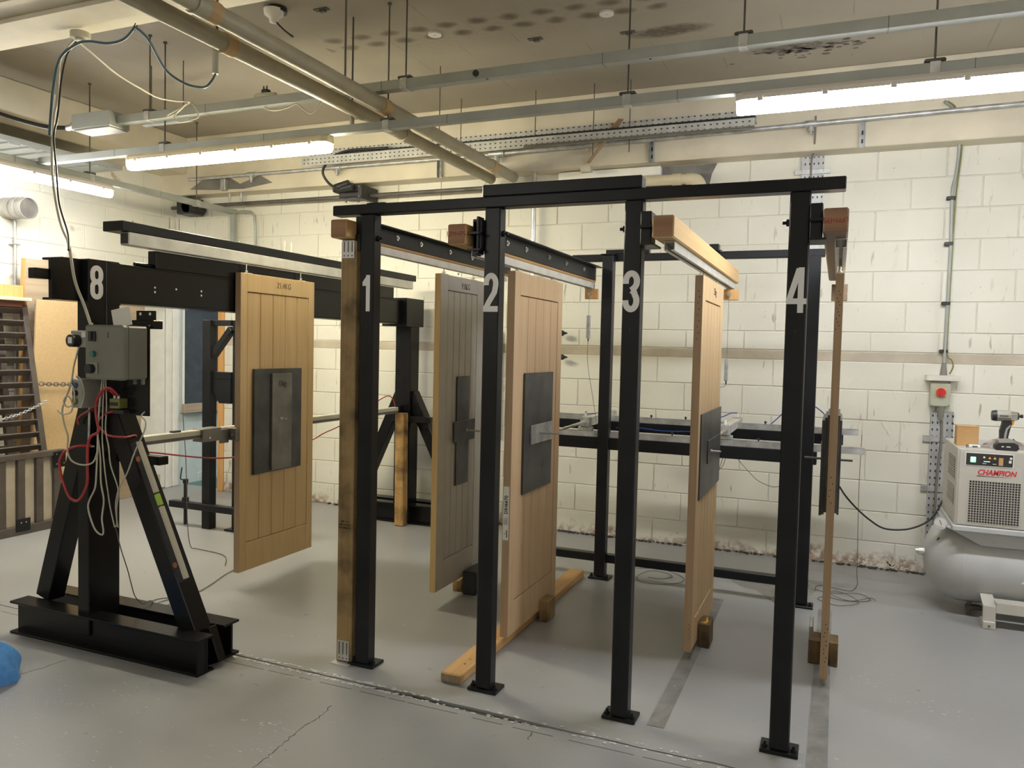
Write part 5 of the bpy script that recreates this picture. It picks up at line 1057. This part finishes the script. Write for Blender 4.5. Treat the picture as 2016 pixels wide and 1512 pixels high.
# smoke head, duct and conduit on the left
sm = thing('ceiling_rose', 'white ceiling rose with a short black flex', 'ceiling rose', (-3.30, 3.97, 3.58))
part('base', B().cyl((-3.30, 3.97, 3.62), (-3.30, 3.97, ZC), .06, 20), 'blackp', sm); part('rose', B().lathe([(0, .062), (.03, .058), (.05, .03), (.075, .026), (.08, .001)], (-3.31, 3.95, 3.63), (0, 0, -1), 20), 'label', sm)
part('flex', B().tube([(-3.30,3.95,3.57),(-3.28,3.96,3.54),(-3.24,3.98,3.50),(-3.20,4.0,3.47)], .006, 8), 'cable_b', sm)
du = thing('spiral_duct', 'open-ended galvanised duct stub on the left wall', 'duct', (-6.3, 4.3, 2.60))
part('duct', B().ring((-6.60, 4.50, 2.665), (-6.34, 4.52, 2.655), .090, .086, 28), 'duct', du); part('dark_bore', B().cyl((-6.60, 4.50, 2.665), (-6.37, 4.518, 2.656), .0855, 24), 'conduit', du)
for x in (-6.55, -6.48, -6.41): part('seam', B().ring((x, 4.505, 2.661), (x+.010, 4.505, 2.661), .093, .089, 28), 'duct', du)
part('conduit', B().cyl((-6.56, 4.55, 0.9), (-6.56, 4.55, 2.60), .012, 12), 'zinc', du); part('saddle', B().box(-6.585, -6.54, 4.51, 4.59, 2.36, 2.375, .003), 'zinc', du)
lr = thing('ceiling_strut', 'short dark strut hanging from the ceiling at the left', 'bracket', (-5.6, 4.0, 3.2))
part('strut', B().box(-5.65, -5.62, 3.75, 3.79, 3.28, ZC, .002).box(-5.68, -5.65, 3.75, 3.79, 3.45, ZC, .002), 'conduit', lr)
# ---- right-hand wall services
vt = thing('cable_tray', 'short upright slotted tray under the wall beam near post 4', 'cable tray', (-.23, 6.32, 2.60))
part('tray', B().box(-.315, -.155, 6.322, 6.33, 2.30, 3.06, .001).box(-.315, -.310, 6.30, 6.322, 2.30, 3.06).box(-.160, -.155, 6.30, 6.322, 2.30, 3.06), 'trayv', vt)
part('strut', B().box(-.36, -.11, 6.312, 6.33, 2.93, 2.965, .002), 'zinc', vt); part('cable', B().tube([(-.22,6.10,3.3),(-.22,6.12,3.15),(-.23,6.22,3.07),(-.245,6.30,3.0),(-.24,6.31,2.7),(-.24,6.31,2.3)], .007, 8), 'greybox', vt)
vt = thing('cable_tray', 'upright slotted tray on the wall beside the compressor', 'cable tray', (.70, 6.32, 0))
part('tray', B().box(.628, .772, 6.322, 6.33, .02, 1.19, .001).box(.628, .633, 6.30, 6.322, .02, 1.19).box(.767, .772, 6.30, 6.322, .02, 1.19), 'trayv', vt)
for z in (.99, .63): part('strut', B().box(.585, .80, 6.312, 6.332, z-.022, z+.022, .002), 'zinc', vt)
part('cable', B().tube([(.69,6.29,1.2),(.70,6.30,1.0),(.685,6.31,.7),(.68,6.31,.4),(.66,6.30,.1)], .009, 8), 'greybox', vt)
iso = thing('isolator_switch', 'grey isolator with red rotary handle on the back wall', 'switch', (.675, 6.27, 1.22))
part('box', B().box(.612, .740, 6.25, 6.332, 1.228, 1.41, .006), 'iso', iso)
part('canopy', B().box(.58, .79, 6.22, 6.332, 1.41, 1.45, .003), 'alu', iso)
pl = part('escutcheon', B().box(.647, .707, 6.246, 6.25, 1.30, 1.36, .002), 'amber', iso)
part('rotary_handle', B().cyl((.677, 6.222, 1.33), (.677, 6.246, 1.33), .030, 22).box(.672, .682, 6.212, 6.222, 1.303, 1.357, .002), 'red', iso)
part('cover_screw', B().bolt((.622, 6.25, 1.40), (0, -1, 0), .004, .003).bolt((.73, 6.25, 1.40), (0, -1, 0), .004, .003).bolt((.622, 6.25, 1.238), (0, -1, 0), .004, .003).bolt((.73, 6.25, 1.238), (0, -1, 0), .004, .003), 'conduit', iso)
part('gland', B().cyl((.692, 6.28, 1.45), (.692, 6.28, 1.54), .024, 14, .013).cyl((.685, 6.28, 1.228), (.685, 6.28, 1.13), .026, 14, .014), 'greybox', iso)
wc = thing('wall_cable', 'twin armoured cable clipped from the ceiling to the isolator', 'cable', (.70, 6.3, 1.5))
part('cable', B().tube([(.60,6.10,3.32),(.66,6.16,3.28),(.71,6.25,3.16),(.722,6.29,3.016),(.71,6.30,2.85),(.695,6.30,2.736),(.70,6.30,2.38),(.699,6.30,2.13),(.697,6.30,1.807),(.693,6.29,1.53)], .011, 10), 'zincd', wc)
part('earth_wire', B().tube([(.62,6.10,3.32),(.68,6.16,3.28),(.73,6.25,3.16),(.738,6.29,3.016),(.72,6.30,2.736),(.712,6.30,2.38),(.71,6.30,2.13),(.708,6.30,1.807),(.71,6.29,1.60),(.74,6.29,1.56),(.75,6.29,1.51),(.73,6.29,1.46)], .005, 8), 'olive', wc)
for z in (2.70, 2.38, 1.96, 1.62): part('clip', B().box(.66, .715, 6.285, 6.33, z-.012, z+.012, .003), 'blackp', wc)
for (x, z, lab) in ((-2.145, 1.709, 'upper black rubber buffer on the wall behind the pink oak door'), (-2.14, 1.506, 'lower black rubber buffer on the wall behind the pink oak door')):
    solo('wall_buffer', B().lathe([(0, .001), (.0, .016), (.03, .018), (.035, .024), (.05, .024), (.055, .016), (.085, .005), (.09, .0005)], (x-.06, 6.25, z), (1, 0, 0), 14), 'blackp', lab, 'buffer')
pan = thing('operator_panel', 'white wall panel with red stop button behind the grey primed door', 'control panel', (-3.0, 6.3, .9))
part('panel', B().box(-3.08, -2.74, 6.29, 6.332, .78, 1.72, .004), 'label', pan); part('stop_button', B().cyl((-2.775, 6.25, 1.35), (-2.775, 6.29, 1.35), .026, 16), 'red', pan)
for z in (1.58, 1.46, 1.22, 1.12): part('switch', B().box(-2.80, -2.76, 6.278, 6.29, z-.018, z+.018, .003), 'blackp', pan)
run('air_hose', [(-3.12,6.33,1.46),(-3.16,6.315,1.40),(-3.15,6.315,1.2),(-3.13,6.315,.95),(-3.10,6.32,.8)], .012, 'cable_b', 'black hose hanging on the wall left of the grey primed door', 'hose')
for (x, z) in ((-3.2, 2.32), (-3.2, 2.23), (-3.05, 2.26)): part('drill_hole', B().cyl((x, YB-.0085, z), (x, YB-.002, z), .008, 10), 'ink', WB)
# ================================================================== compressor
C_ = thing('air_compressor', 'grey horizontal air compressor tank with dryer unit on top', 'compressor', (1.0, 5.55, 0))
TX, TY, TZ, TR = .545, 5.56, .325, .262
prof = [(0, .001), (.004, .05), (.02, .12), (.05, .18), (.10, .232), (.15, .254), (.19, TR), (1.75, TR), (1.79, .254), (1.84, .232), (1.90, .16), (1.94, .001)]
tk = part('tank', B().lathe(prof, (TX, TY, TZ), (1, 0, 0), 48), 'comp', C_)
part('weld_seam', B().ring((TX+.19, TY, TZ), (TX+.196, TY, TZ), TR+.0015, TR-.002, 48), 'comp', tk)
part('end_plug', B().cyl((TX-.03, TY-.02, TZ+.02), (TX+.004, TY-.02, TZ+.02), .026, 16).cyl((TX-.045, TY-.02, TZ+.02), (TX-.03, TY-.02, TZ+.02), .018, 6), 'chrome', tk)
part('data_slot', B().beam((TX+.055, TY-.185, TZ+.13), (TX+.068, TY-.175, TZ+.145), .006, .006), 'ink', tk)
part('drain_cock', B().cyl((.80, TY-.10, .0), (.80, TY-.10, .10), .012, 10).box(.78, .87, TY-.12, TY-.08, .035, .06, .003), 'conduit', tk)
text('tank_lettering', 'S', .16, (1.09, TY-TR*.995, TZ+.01), '-y', 'label', tk, 1, .006, .3); part('tank_stripe', B().prism([(1.035, .265), (1.4, .265), (1.4, .28), (1.05, .28)], 'y', TY-TR*1.0, TY-TR*.985), 'label', tk)
g_ = part('pressure_gauge', B().cyl((.615, 5.37, .565), (.613, 5.345, .567), .038, 24), 'comp', C_, 'round pressure gauge'); part('dial', B().cyl((.6129, 5.3445, .567), (.6128, 5.3435, .567), .033, 24), 'label', g_)
part('needle', B().beam((.618, 5.3425, .56), (.606, 5.3425, .587), .002, .004, (0, 1, 0)), 'ink', g_); part('gauge_stem', B().cyl((.615, 5.37, .565), (.64, 5.47, .53), .010, 8), 'zinc', g_)
# feet and carrying bars
for x in (.836, 2.0):
    part('foot', B().box(x, x+.066, 5.20, 5.30, 0, .045, .004).box(x, x+.066, 5.215, 5.235, .03, .135, .003).beam((x+.033, 5.225, .13), (x+.033, 5.36, .17), .066, .012, (0, 0, 1)), 'dryer', C_)
    part('foot', B().box(x, x+.066, 5.82, 5.92, 0, .045, .004).box(x, x+.066, 5.885, 5.905, .03, .135, .003).beam((x+.033, 5.895, .13), (x+.033, 5.76, .17), .066, .012, (0, 0, 1)), 'dryer', C_)
part('foot_bar', B().box(.902, 2.0, 5.215, 5.235, .095, .155, .003).box(.902, 2.0, 5.215, 5.32, .15, .156), 'dryer', C_)
part('foot_bolt', B().bolt((.869, 5.20, .02), (0, -1, 0), .007, .004), 'conduit', C_)
part('cradle', B().prism([(.64, .56), (1.6, .56), (1.45, .47), (.82, .47)], 'y', 5.28, 5.82), 'comp', C_)
DR0, DR1, DF, DB, DZ0, DZ1 = .672, 1.30, 5.25, 5.86, .585, 1.045
dr = part('dryer_case', B().box(DR0, DR1, DF+.004, DB, DZ0, DZ1, .004), 'dryer', C_, 'beige dryer unit')
part('dryer_base', B().box(DR0-.01, DR1+.01, DF-.012, DB, DZ0-.035, DZ0, .006), 'comp', C_)
part('front_panel', B().box(DR0+.012, DR1-.01, DF-.002, DF+.004, DZ0+.006, DZ1-.008, .002), 'dryer', dr)
part('panel_border', B().box(.712, .957, DF-.004, DF-.002, .944, 1.024), 'label', dr); part('control_fascia', B().box(.717, .952, DF-.0055, DF-.004, .949, 1.019), 'ink', dr)
part('power_switch', B().box(.738, .766, DF-.010, DF-.0055, .965, .998, .002), 'ledgreen', dr, 'green lit switch')
part('display', B().box(.797, .872, DF-.007, DF-.0055, .958, .983), 'blackp', dr)
part('display_glyph', B().box(.806, .838, DF-.0075, DF-.007, .972, .976), 'ledgreen', dr)
b = B()
for x in (.836, .862): b.prism([(x-.008, .990), (x+.008, .990), (x, 1.004)], 'y', DF-.0065, DF-.0055)
part('warning_sign', b, 'amber', dr); part('fascia_sticker', B().box(.882, .904, DF-.0065, DF-.0055, .955, 1.0), 'card', dr)
part('fascia_print', B().cyl((.808, DF-.0065, .998), (.808, DF-.0055, .998), .006, 12).cyl((.942, DF-.0065, 1.0), (.942, DF-.0055, 1.0), .007, 12).box(.932, .945, DF-.0065, DF-.0055, .972, .988).box(.80, .82, DF-.0072, DF-.0068, .960, .963).box(.852, .87, DF-.0072, DF-.0068, .960, .963), 'label', dr)
text('brand_lettering', 'CHAMPION', .043, (.874, DF-.002, .908), '-y', 'red', dr, .86, .0012, .25); part('brand_underline', B().prism([(.772, .884), (.95, .886), (.778, .8885)], 'y', DF-.003, DF-.002), 'ink', dr)
part('grille_void', B().box(.738, .998, DF-.0028, DF-.0022, .61, .858), 'ink', dr)
b = B()
for k in range(19): x = .738+k*.26/18; b.box(x-.0016, x+.0016, DF-.005, DF-.0028, .608, .86)
for k in range(18): z = .61+k*.248/17; b.box(.736, 1.0, DF-.0048, DF-.0028, z-.0014, z+.0014)
part('grille', b, 'dryer', dr)
for (z0, z1) in ((.845, .975), (.69, .80)):
    v = part('side_vent', B().box(DR0-.001, DR0, 5.33, 5.62, z0, z1), 'ink', dr); b = B(); n = 9
    for k in range(n): zz = z0+(z1-z0)*(k+.5)/n; b.box(DR0-.004, DR0-.001, 5.33, 5.62, zz-.003, zz+.003)
    part('louvre', b, 'dryer', v)
bx2 = thing('cardboard_box', 'small closed cardboard carton on top of the dryer unit', 'box', (.73, 5.45, DZ1)); 
part('carton', B().box(.682, .798, 5.40, 5.50, DZ1, DZ1+.118, .002), 'card', bx2); part('flap', B().box(.680, .800, 5.398, 5.502, DZ1+.114, DZ1+.119, .001), 'card', bx2); part('tab', B().box(.725, .755, 5.398, 5.40, DZ1+.09, DZ1+.093), 'orange', bx2)
k = thing('bit_case', 'tiny white case with blue label on the dryer unit', 'case', (.76, 5.30, DZ1)); part('case', B().box(.722, .795, 5.285, 5.315, DZ1, DZ1+.018, .004), 'label', k); part('case_label', B().box(.75, .778, 5.2845, 5.285, DZ1+.004, DZ1+.014), 'blue', k); part('case_end', B().box(.722, .732, 5.284, 5.3155, DZ1+.001, DZ1+.0185), 'greybox', k)
# crumpled clear bag
rb = random.Random(4); b = B(); nx, ny = 14, 8; vs = []
for i in range(nx+1):
    for j in range(ny+1):
        u, v = i/nx, j/ny; e = math.sin(math.pi*u)*math.sin(math.pi*v); vs.append((.79+.28*u+rb.uniform(-.006, .006), 5.34+.10*v+rb.uniform(-.005, .005), DZ1+.002+.045*e*(.5+rb.random())))
b.add(vs, [(i*(ny+1)+j, (i+1)*(ny+1)+j, (i+1)*(ny+1)+j+1, i*(ny+1)+j+1) for i in range(nx) for j in range(ny)])
b.add([(.79, 5.34, DZ1+.001), (1.07, 5.34, DZ1+.001), (1.07, 5.44, DZ1+.001), (.79, 5.44, DZ1+.001)], [(0, 1, 2, 3)])
solo('plastic_bag', b, 'bag', 'crumpled clear plastic bag behind the impact driver', 'bag')
# impact driver standing on its battery
dv = thing('impact_driver', 'grey and black cordless impact driver with orange trigger', 'impact driver', (.93, 5.29, DZ1)); Z = DZ1; Y = 5.29
part('battery', B().prism([(.868, Z), (.968, Z), (.982, Z+.012), (.976, Z+.034), (.955, Z+.046), (.880, Z+.042), (.862, Z+.028), (.862, Z+.008)], 'y', Y-.036, Y+.036), 'blackp', dv)
part('battery_shoe', B().prism([(.880, Z+.042), (.955, Z+.046), (.958, Z+.058), (.935, Z+.068), (.888, Z+.066), (.878, Z+.056)], 'y', Y-.032, Y+.032), 'greybox2', dv)
part('battery_print', B().box(.893, .905, Y-.0368, Y-.036, Z+.018, Z+.024).box(.918, .938, Y-.0368, Y-.036, Z+.018, Z+.024), 'label', dv)
part('grip', B().prism([(.886, Z+.066), (.926, Z+.068), (.934, Z+.115), (.944, Z+.158), (.935, Z+.178), (.895, Z+.178), (.893, Z+.150), (.884, Z+.110)], 'y', Y-.018, Y+.018), 'blackp', dv)
part('grip_trim', B().prism([(.905, Z+.066), (.916, Z+.066), (.922, Z+.118), (.936, Z+.140), (.936, Z+.150), (.915, Z+.128), (.908, Z+.10)], 'y', Y-.0195, Y+.0195), 'greybox2', dv)
part('motor_cap', B().cyl((.842, Y, Z+.198), (.866, Y, Z+.198), .029, 20, .033), 'blackp', dv)
part('motor_housing', B().cyl((.866, Y, Z+.198), (.935, Y, Z+.200), .033, 22).box(.868, .930, Y-.035, Y+.035, Z+.186, Z+.212, .004), 'greybox2', dv)
part('housing_print', B().box(.876, .920, Y-.0358, Y-.035, Z+.194, Z+.204), 'conduit', dv)
part('gear_case', B().cyl((.935, Y, Z+.200), (.968, Y, Z+.200), .030, 22, .026), 'chrome', dv); part('nose_ring', B().cyl((.968, Y, Z+.200), (.978, Y, Z+.200), .026, 20, .018), 'blackp', dv)
part('bit_collet', B().cyl((.978, Y, Z+.200), (.986, Y, Z+.200), .007, 12).cyl((.986, Y, Z+.200), (.998, Y, Z+.200), .011, 12), 'blackp', dv)
part('trigger', B().prism([(.936, Z+.148), (.952, Z+.146), (.956, Z+.170), (.942, Z+.174)], 'y', Y-.010, Y+.010), 'amber', dv)
run('power_lead', [(.04,5.60,.70),(.08,5.68,.629),(.15,5.711,.548),(.23,5.717,.479),(.32,5.724,.427),(.43,5.731,.427),(.52,5.737,.456),(.59,5.75,.503),(.64,5.80,.559),(.67,5.84,.62),(.70,5.865,.66)], .006, 'cable_b', 'black lead sagging from the rear rails to the dryer unit')

# ================================================================== left-hand side: rack, boards, shutters
K = thing('clamp_stand', 'black steel clamp stand with screw jacks behind the door under beam 8', 'stand', (-4.6, 5.05, 0))
part('upright', B().box(-4.875, -4.79, 4.97, 5.05, .0, 1.747, .004), 'black', K); part('upright', B().box(-4.60, -4.53, 5.02, 5.09, .0, 1.747, .004), 'black', K)
part('foot_plate', B().box(-4.66, -4.48, 5.0, 5.12, 0, .012, .002), 'black', K)
part('head_rail', B().box(-4.79, -4.60, 5.0, 5.05, 1.70, 1.747, .003), 'black', K); part('middle_rail', B().box(-4.79, -4.60, 5.0, 5.05, 1.26, 1.32, .003), 'black', K)
part('knee_brace', B().beam((-4.81, 5.02, 1.44), (-4.60, 5.02, 1.68), .05, .06, (0, 1, 0), .003), 'black', K); part('gusset', B().prism([(-4.79, 1.26), (-4.60, 1.26), (-4.60, 1.06), (-4.72, 1.06), (-4.79, 1.16)], 'y', 5.0, 5.03), 'black', K)
part('base_bar', B().box(-5.20, -4.0, 4.93, 4.99, .16, .215, .003), 'black', K); part('base_bar', B().box(-4.20, -3.90, 5.02, 5.10, .22, .26, .003), 'black', K)
for (x, y, z) in ((-5.04, 4.96, .02), (-3.98, 5.06, .10)): part('screw_jack', B().cyl((x, y, z), (x, y, z+.38), .015, 12).cyl((x, y, z+.19), (x, y, z+.23), .028, 12).cyl((x, y, z+.35), (x, y, z+.385), .022, 6), 'black', K)
part('crank', B().tube([(-5.04,4.96,.39),(-5.09,4.96,.40),(-5.095,4.96,.42),(-5.08,4.96,.50)], .005, 8, 3), 'black', K)
part('jack_top', B().box(-4.02, -3.94, 5.03, 5.09, .48, .49, .002), 'alu', K)
solo('timber_plank', B().box(-5.10, -5.03, 5.65, 5.69, .0, 1.95, .003), 'orange', 'orange planed plank standing behind the clamp stand', 'plank')

pb = thing('plywood_sheet', 'thick dusty plywood sheet leaning on the left wall', 'board', (-6.4, 5.0, 0))
part('sheet', B().hexa((-6.43, 5.12, 1.12), ((.998, 0, -.045), (0, 1, 0), (.045, 0, .998)), (.025, .62, 1.12), .003), 'osb', pb)
part('raw_edge', B().hexa((-6.43, 4.497, 1.12), ((.998, 0, -.045), (0, 1, 0), (.045, 0, .998)), (.025, .004, 1.12), .001), 'orange', pb)
mb = thing('mdf_board', 'plain tan fibreboard leaning before the plywood sheet', 'board', (-6.3, 4.8, 0)); part('board', B().hexa((-6.29, 4.83, .945), ((.998, 0, -.06), (0, 1, 0), (.06, 0, .998)), (.010, .33, .945), .002), 'mdf', mb)
part('latch', B().box(-6.335, -6.30, 4.56, 4.645, 1.80, 1.86, .004), 'blackp', mb)
solo('timber_plank', B().box(-6.42, -6.34, 3.2, 4.47, 1.90, 2.0, .003), 'orange', 'orange pine plank laid on top of the louvred shutters', 'plank')
solo('timber_plank', B().box(-6.40, -6.25, 3.2, 4.48, 1.868, 1.898, .003), 'cable_w', 'white edged board under the orange pine plank', 'plank')
def louvre(x_top, x_bot, y0, y1, z0, z1, n, label, cap=None):
    t = thing('louvred_shutter', label, 'shutter', ((x_top+x_bot)/2, (y0+y1)/2, z0))
    tp, bt_ = Vector((x_top, 0, z1)), Vector((x_bot, 0, z0)); d = (tp-bt_).normalized(); nn = Vector((d.z, 0, -d.x))
    for y in (y0+.025, y1-.025): part('stile', B().beam(bt_+Vector((0, y, 0)), tp+Vector((0, y, 0)), .05, .045, nn, .003), 'shutter', t)
    part('head', B().beam(tp+Vector((0, y0, 0)), tp+Vector((0, y1, 0)), .045, .05, d, .003), cap or 'shutter', t)
    for k in range(n):
        p = bt_.lerp(tp, (k+.5)/n); part('slat', B().hexa(p+Vector((0, (y0+y1)/2, 0)), ((nn*.8+d*.6), (0, 1, 0), (d*.8-nn*.6)), (.030, (y1-y0)/2-.05, .007), .002), 'shutter', t)
    return t
louvre(-6.36, -6.06, 3.2, 4.50, .30, 1.84, 15, 'brown louvred shutter with a red-brown head rail', 'redwood')
louvre(-6.47, -6.30, 3.15, 4.36, .30, 1.78, 15, 'brown louvred shutter hidden behind the red-capped one')
solo('shutter_back', B().box(-6.57, -6.53, 3.2, 4.30, 0, 1.75, .003), 'panelgap', 'pale shutter back standing against the left wall', 'shutter')
solo('timber_bearer', B().box(-6.5, -5.98, 4.25, 4.33, 0, .30, .004), 'shutter', 'dark bearer block under the louvred shutters', 'bearer')
solo('timber_bearer', B().box(-6.5, -5.98, 3.3, 3.38, 0, .30, .004), 'shutter', 'dark bearer block under the hidden end of the shutters', 'bearer')
ls = thing('slatted_panel', 'low slatted panel with upright bars and beige backing, on the floor', 'panel', (-5.95, 4.0, 0))
part('backing', B().box(-5.975, -5.97, 3.1, 4.50, .05, .63), 'panelgap', ls); part('top_rail', B().box(-5.985, -5.925, 3.1, 4.53, .60, .645, .003), 'shutter', ls); part('bottom_rail', B().box(-5.985, -5.925, 3.1, 4.53, .0, .07, .003), 'shutter', ls)
for k in range(9): y = 3.2+k*.155; part('bar', B().box(-5.97, -5.935, y, y+.06, .07, .60, .003), 'shutter', ls)
part('corner_plate', B().box(-5.925, -5.918, 4.42, 4.53, .50, .63, .002), 'black', ls); part('corner_plate', B().box(-5.925, -5.918, 4.10, 4.22, .03, .13, .002), 'black', ls)
part('plate_bolt', B().bolt((-5.918, 4.445, .61), (1, 0, 0), .007, .004).bolt((-5.918, 4.51, .61), (1, 0, 0), .007, .004).bolt((-5.918, 4.445, .53), (1, 0, 0), .007, .004).bolt((-5.918, 4.51, .53), (1, 0, 0), .007, .004).bolt((-5.918, 4.14, .10), (1, 0, 0), .006, .004).bolt((-5.918, 4.18, .10), (1, 0, 0), .006, .004), 'chrome', ls)
def chain(name, a, b_, sag, n, r, m, label):
    bb = B(); a = Vector(a); b_ = Vector(b_)
    for k in range(n):
        t = (k+.5)/n; p = a.lerp(b_, t)+Vector((0, 0, -sag*4*t*(1-t))); t2 = t+.02; q = a.lerp(b_, t2)+Vector((0, 0, -sag*4*t2*(1-t2))); d = (q-p).normalized()
        s_ = Vector((1, 0, 0)) if k % 2 else Vector((0, 0, 1)); s_ = (s_-d*s_.dot(d)).normalized()
        pts = [p+d*(math.cos(j*.7854)*r*1.6)+s_*(math.sin(j*.7854)*r) for j in range(9)]; bb.tube(pts, r*.28, 6, 1)
    return solo(name, bb, m, label, 'chain')
chain('steel_chain', (-5.99, 3.75, .93), (-6.05, 4.46, 1.05), .06, 34, .010, 'zinc', 'bright chain slung across the louvred shutters')
chain('steel_chain', (-6.19, 4.50, 1.18), (-6.16, 5.2, 1.17), .01, 22, .016, 'conduit', 'dark chain stretched across the tan fibreboard')
# blue cloth bundle on the floor at the edge of the view
rb = random.Random(8); b = B(); n, m_ = 22, 12; vs = []
for i in range(m_+1):
    th = math.pi*.5*i/m_
    for j in range(n):
        a = 2*math.pi*j/n; r = .16*math.cos(th)*(1+.10*math.sin(5*a+i*.6))+.002; vs.append((-3.585+r*1.15*math.cos(a), 2.30+r*math.sin(a), .18*math.sin(th)*(1+.06*math.sin(3*a))+.001))
b.add(vs, [(i*n+j, i*n+(j+1) % n, (i+1)*n+(j+1) % n, (i+1)*n+j) for i in range(m_) for j in range(n)], True)
solo('cloth_bundle', b, 'cloth', 'bright blue crumpled cloth bundle on the floor before the trestle', 'cloth')
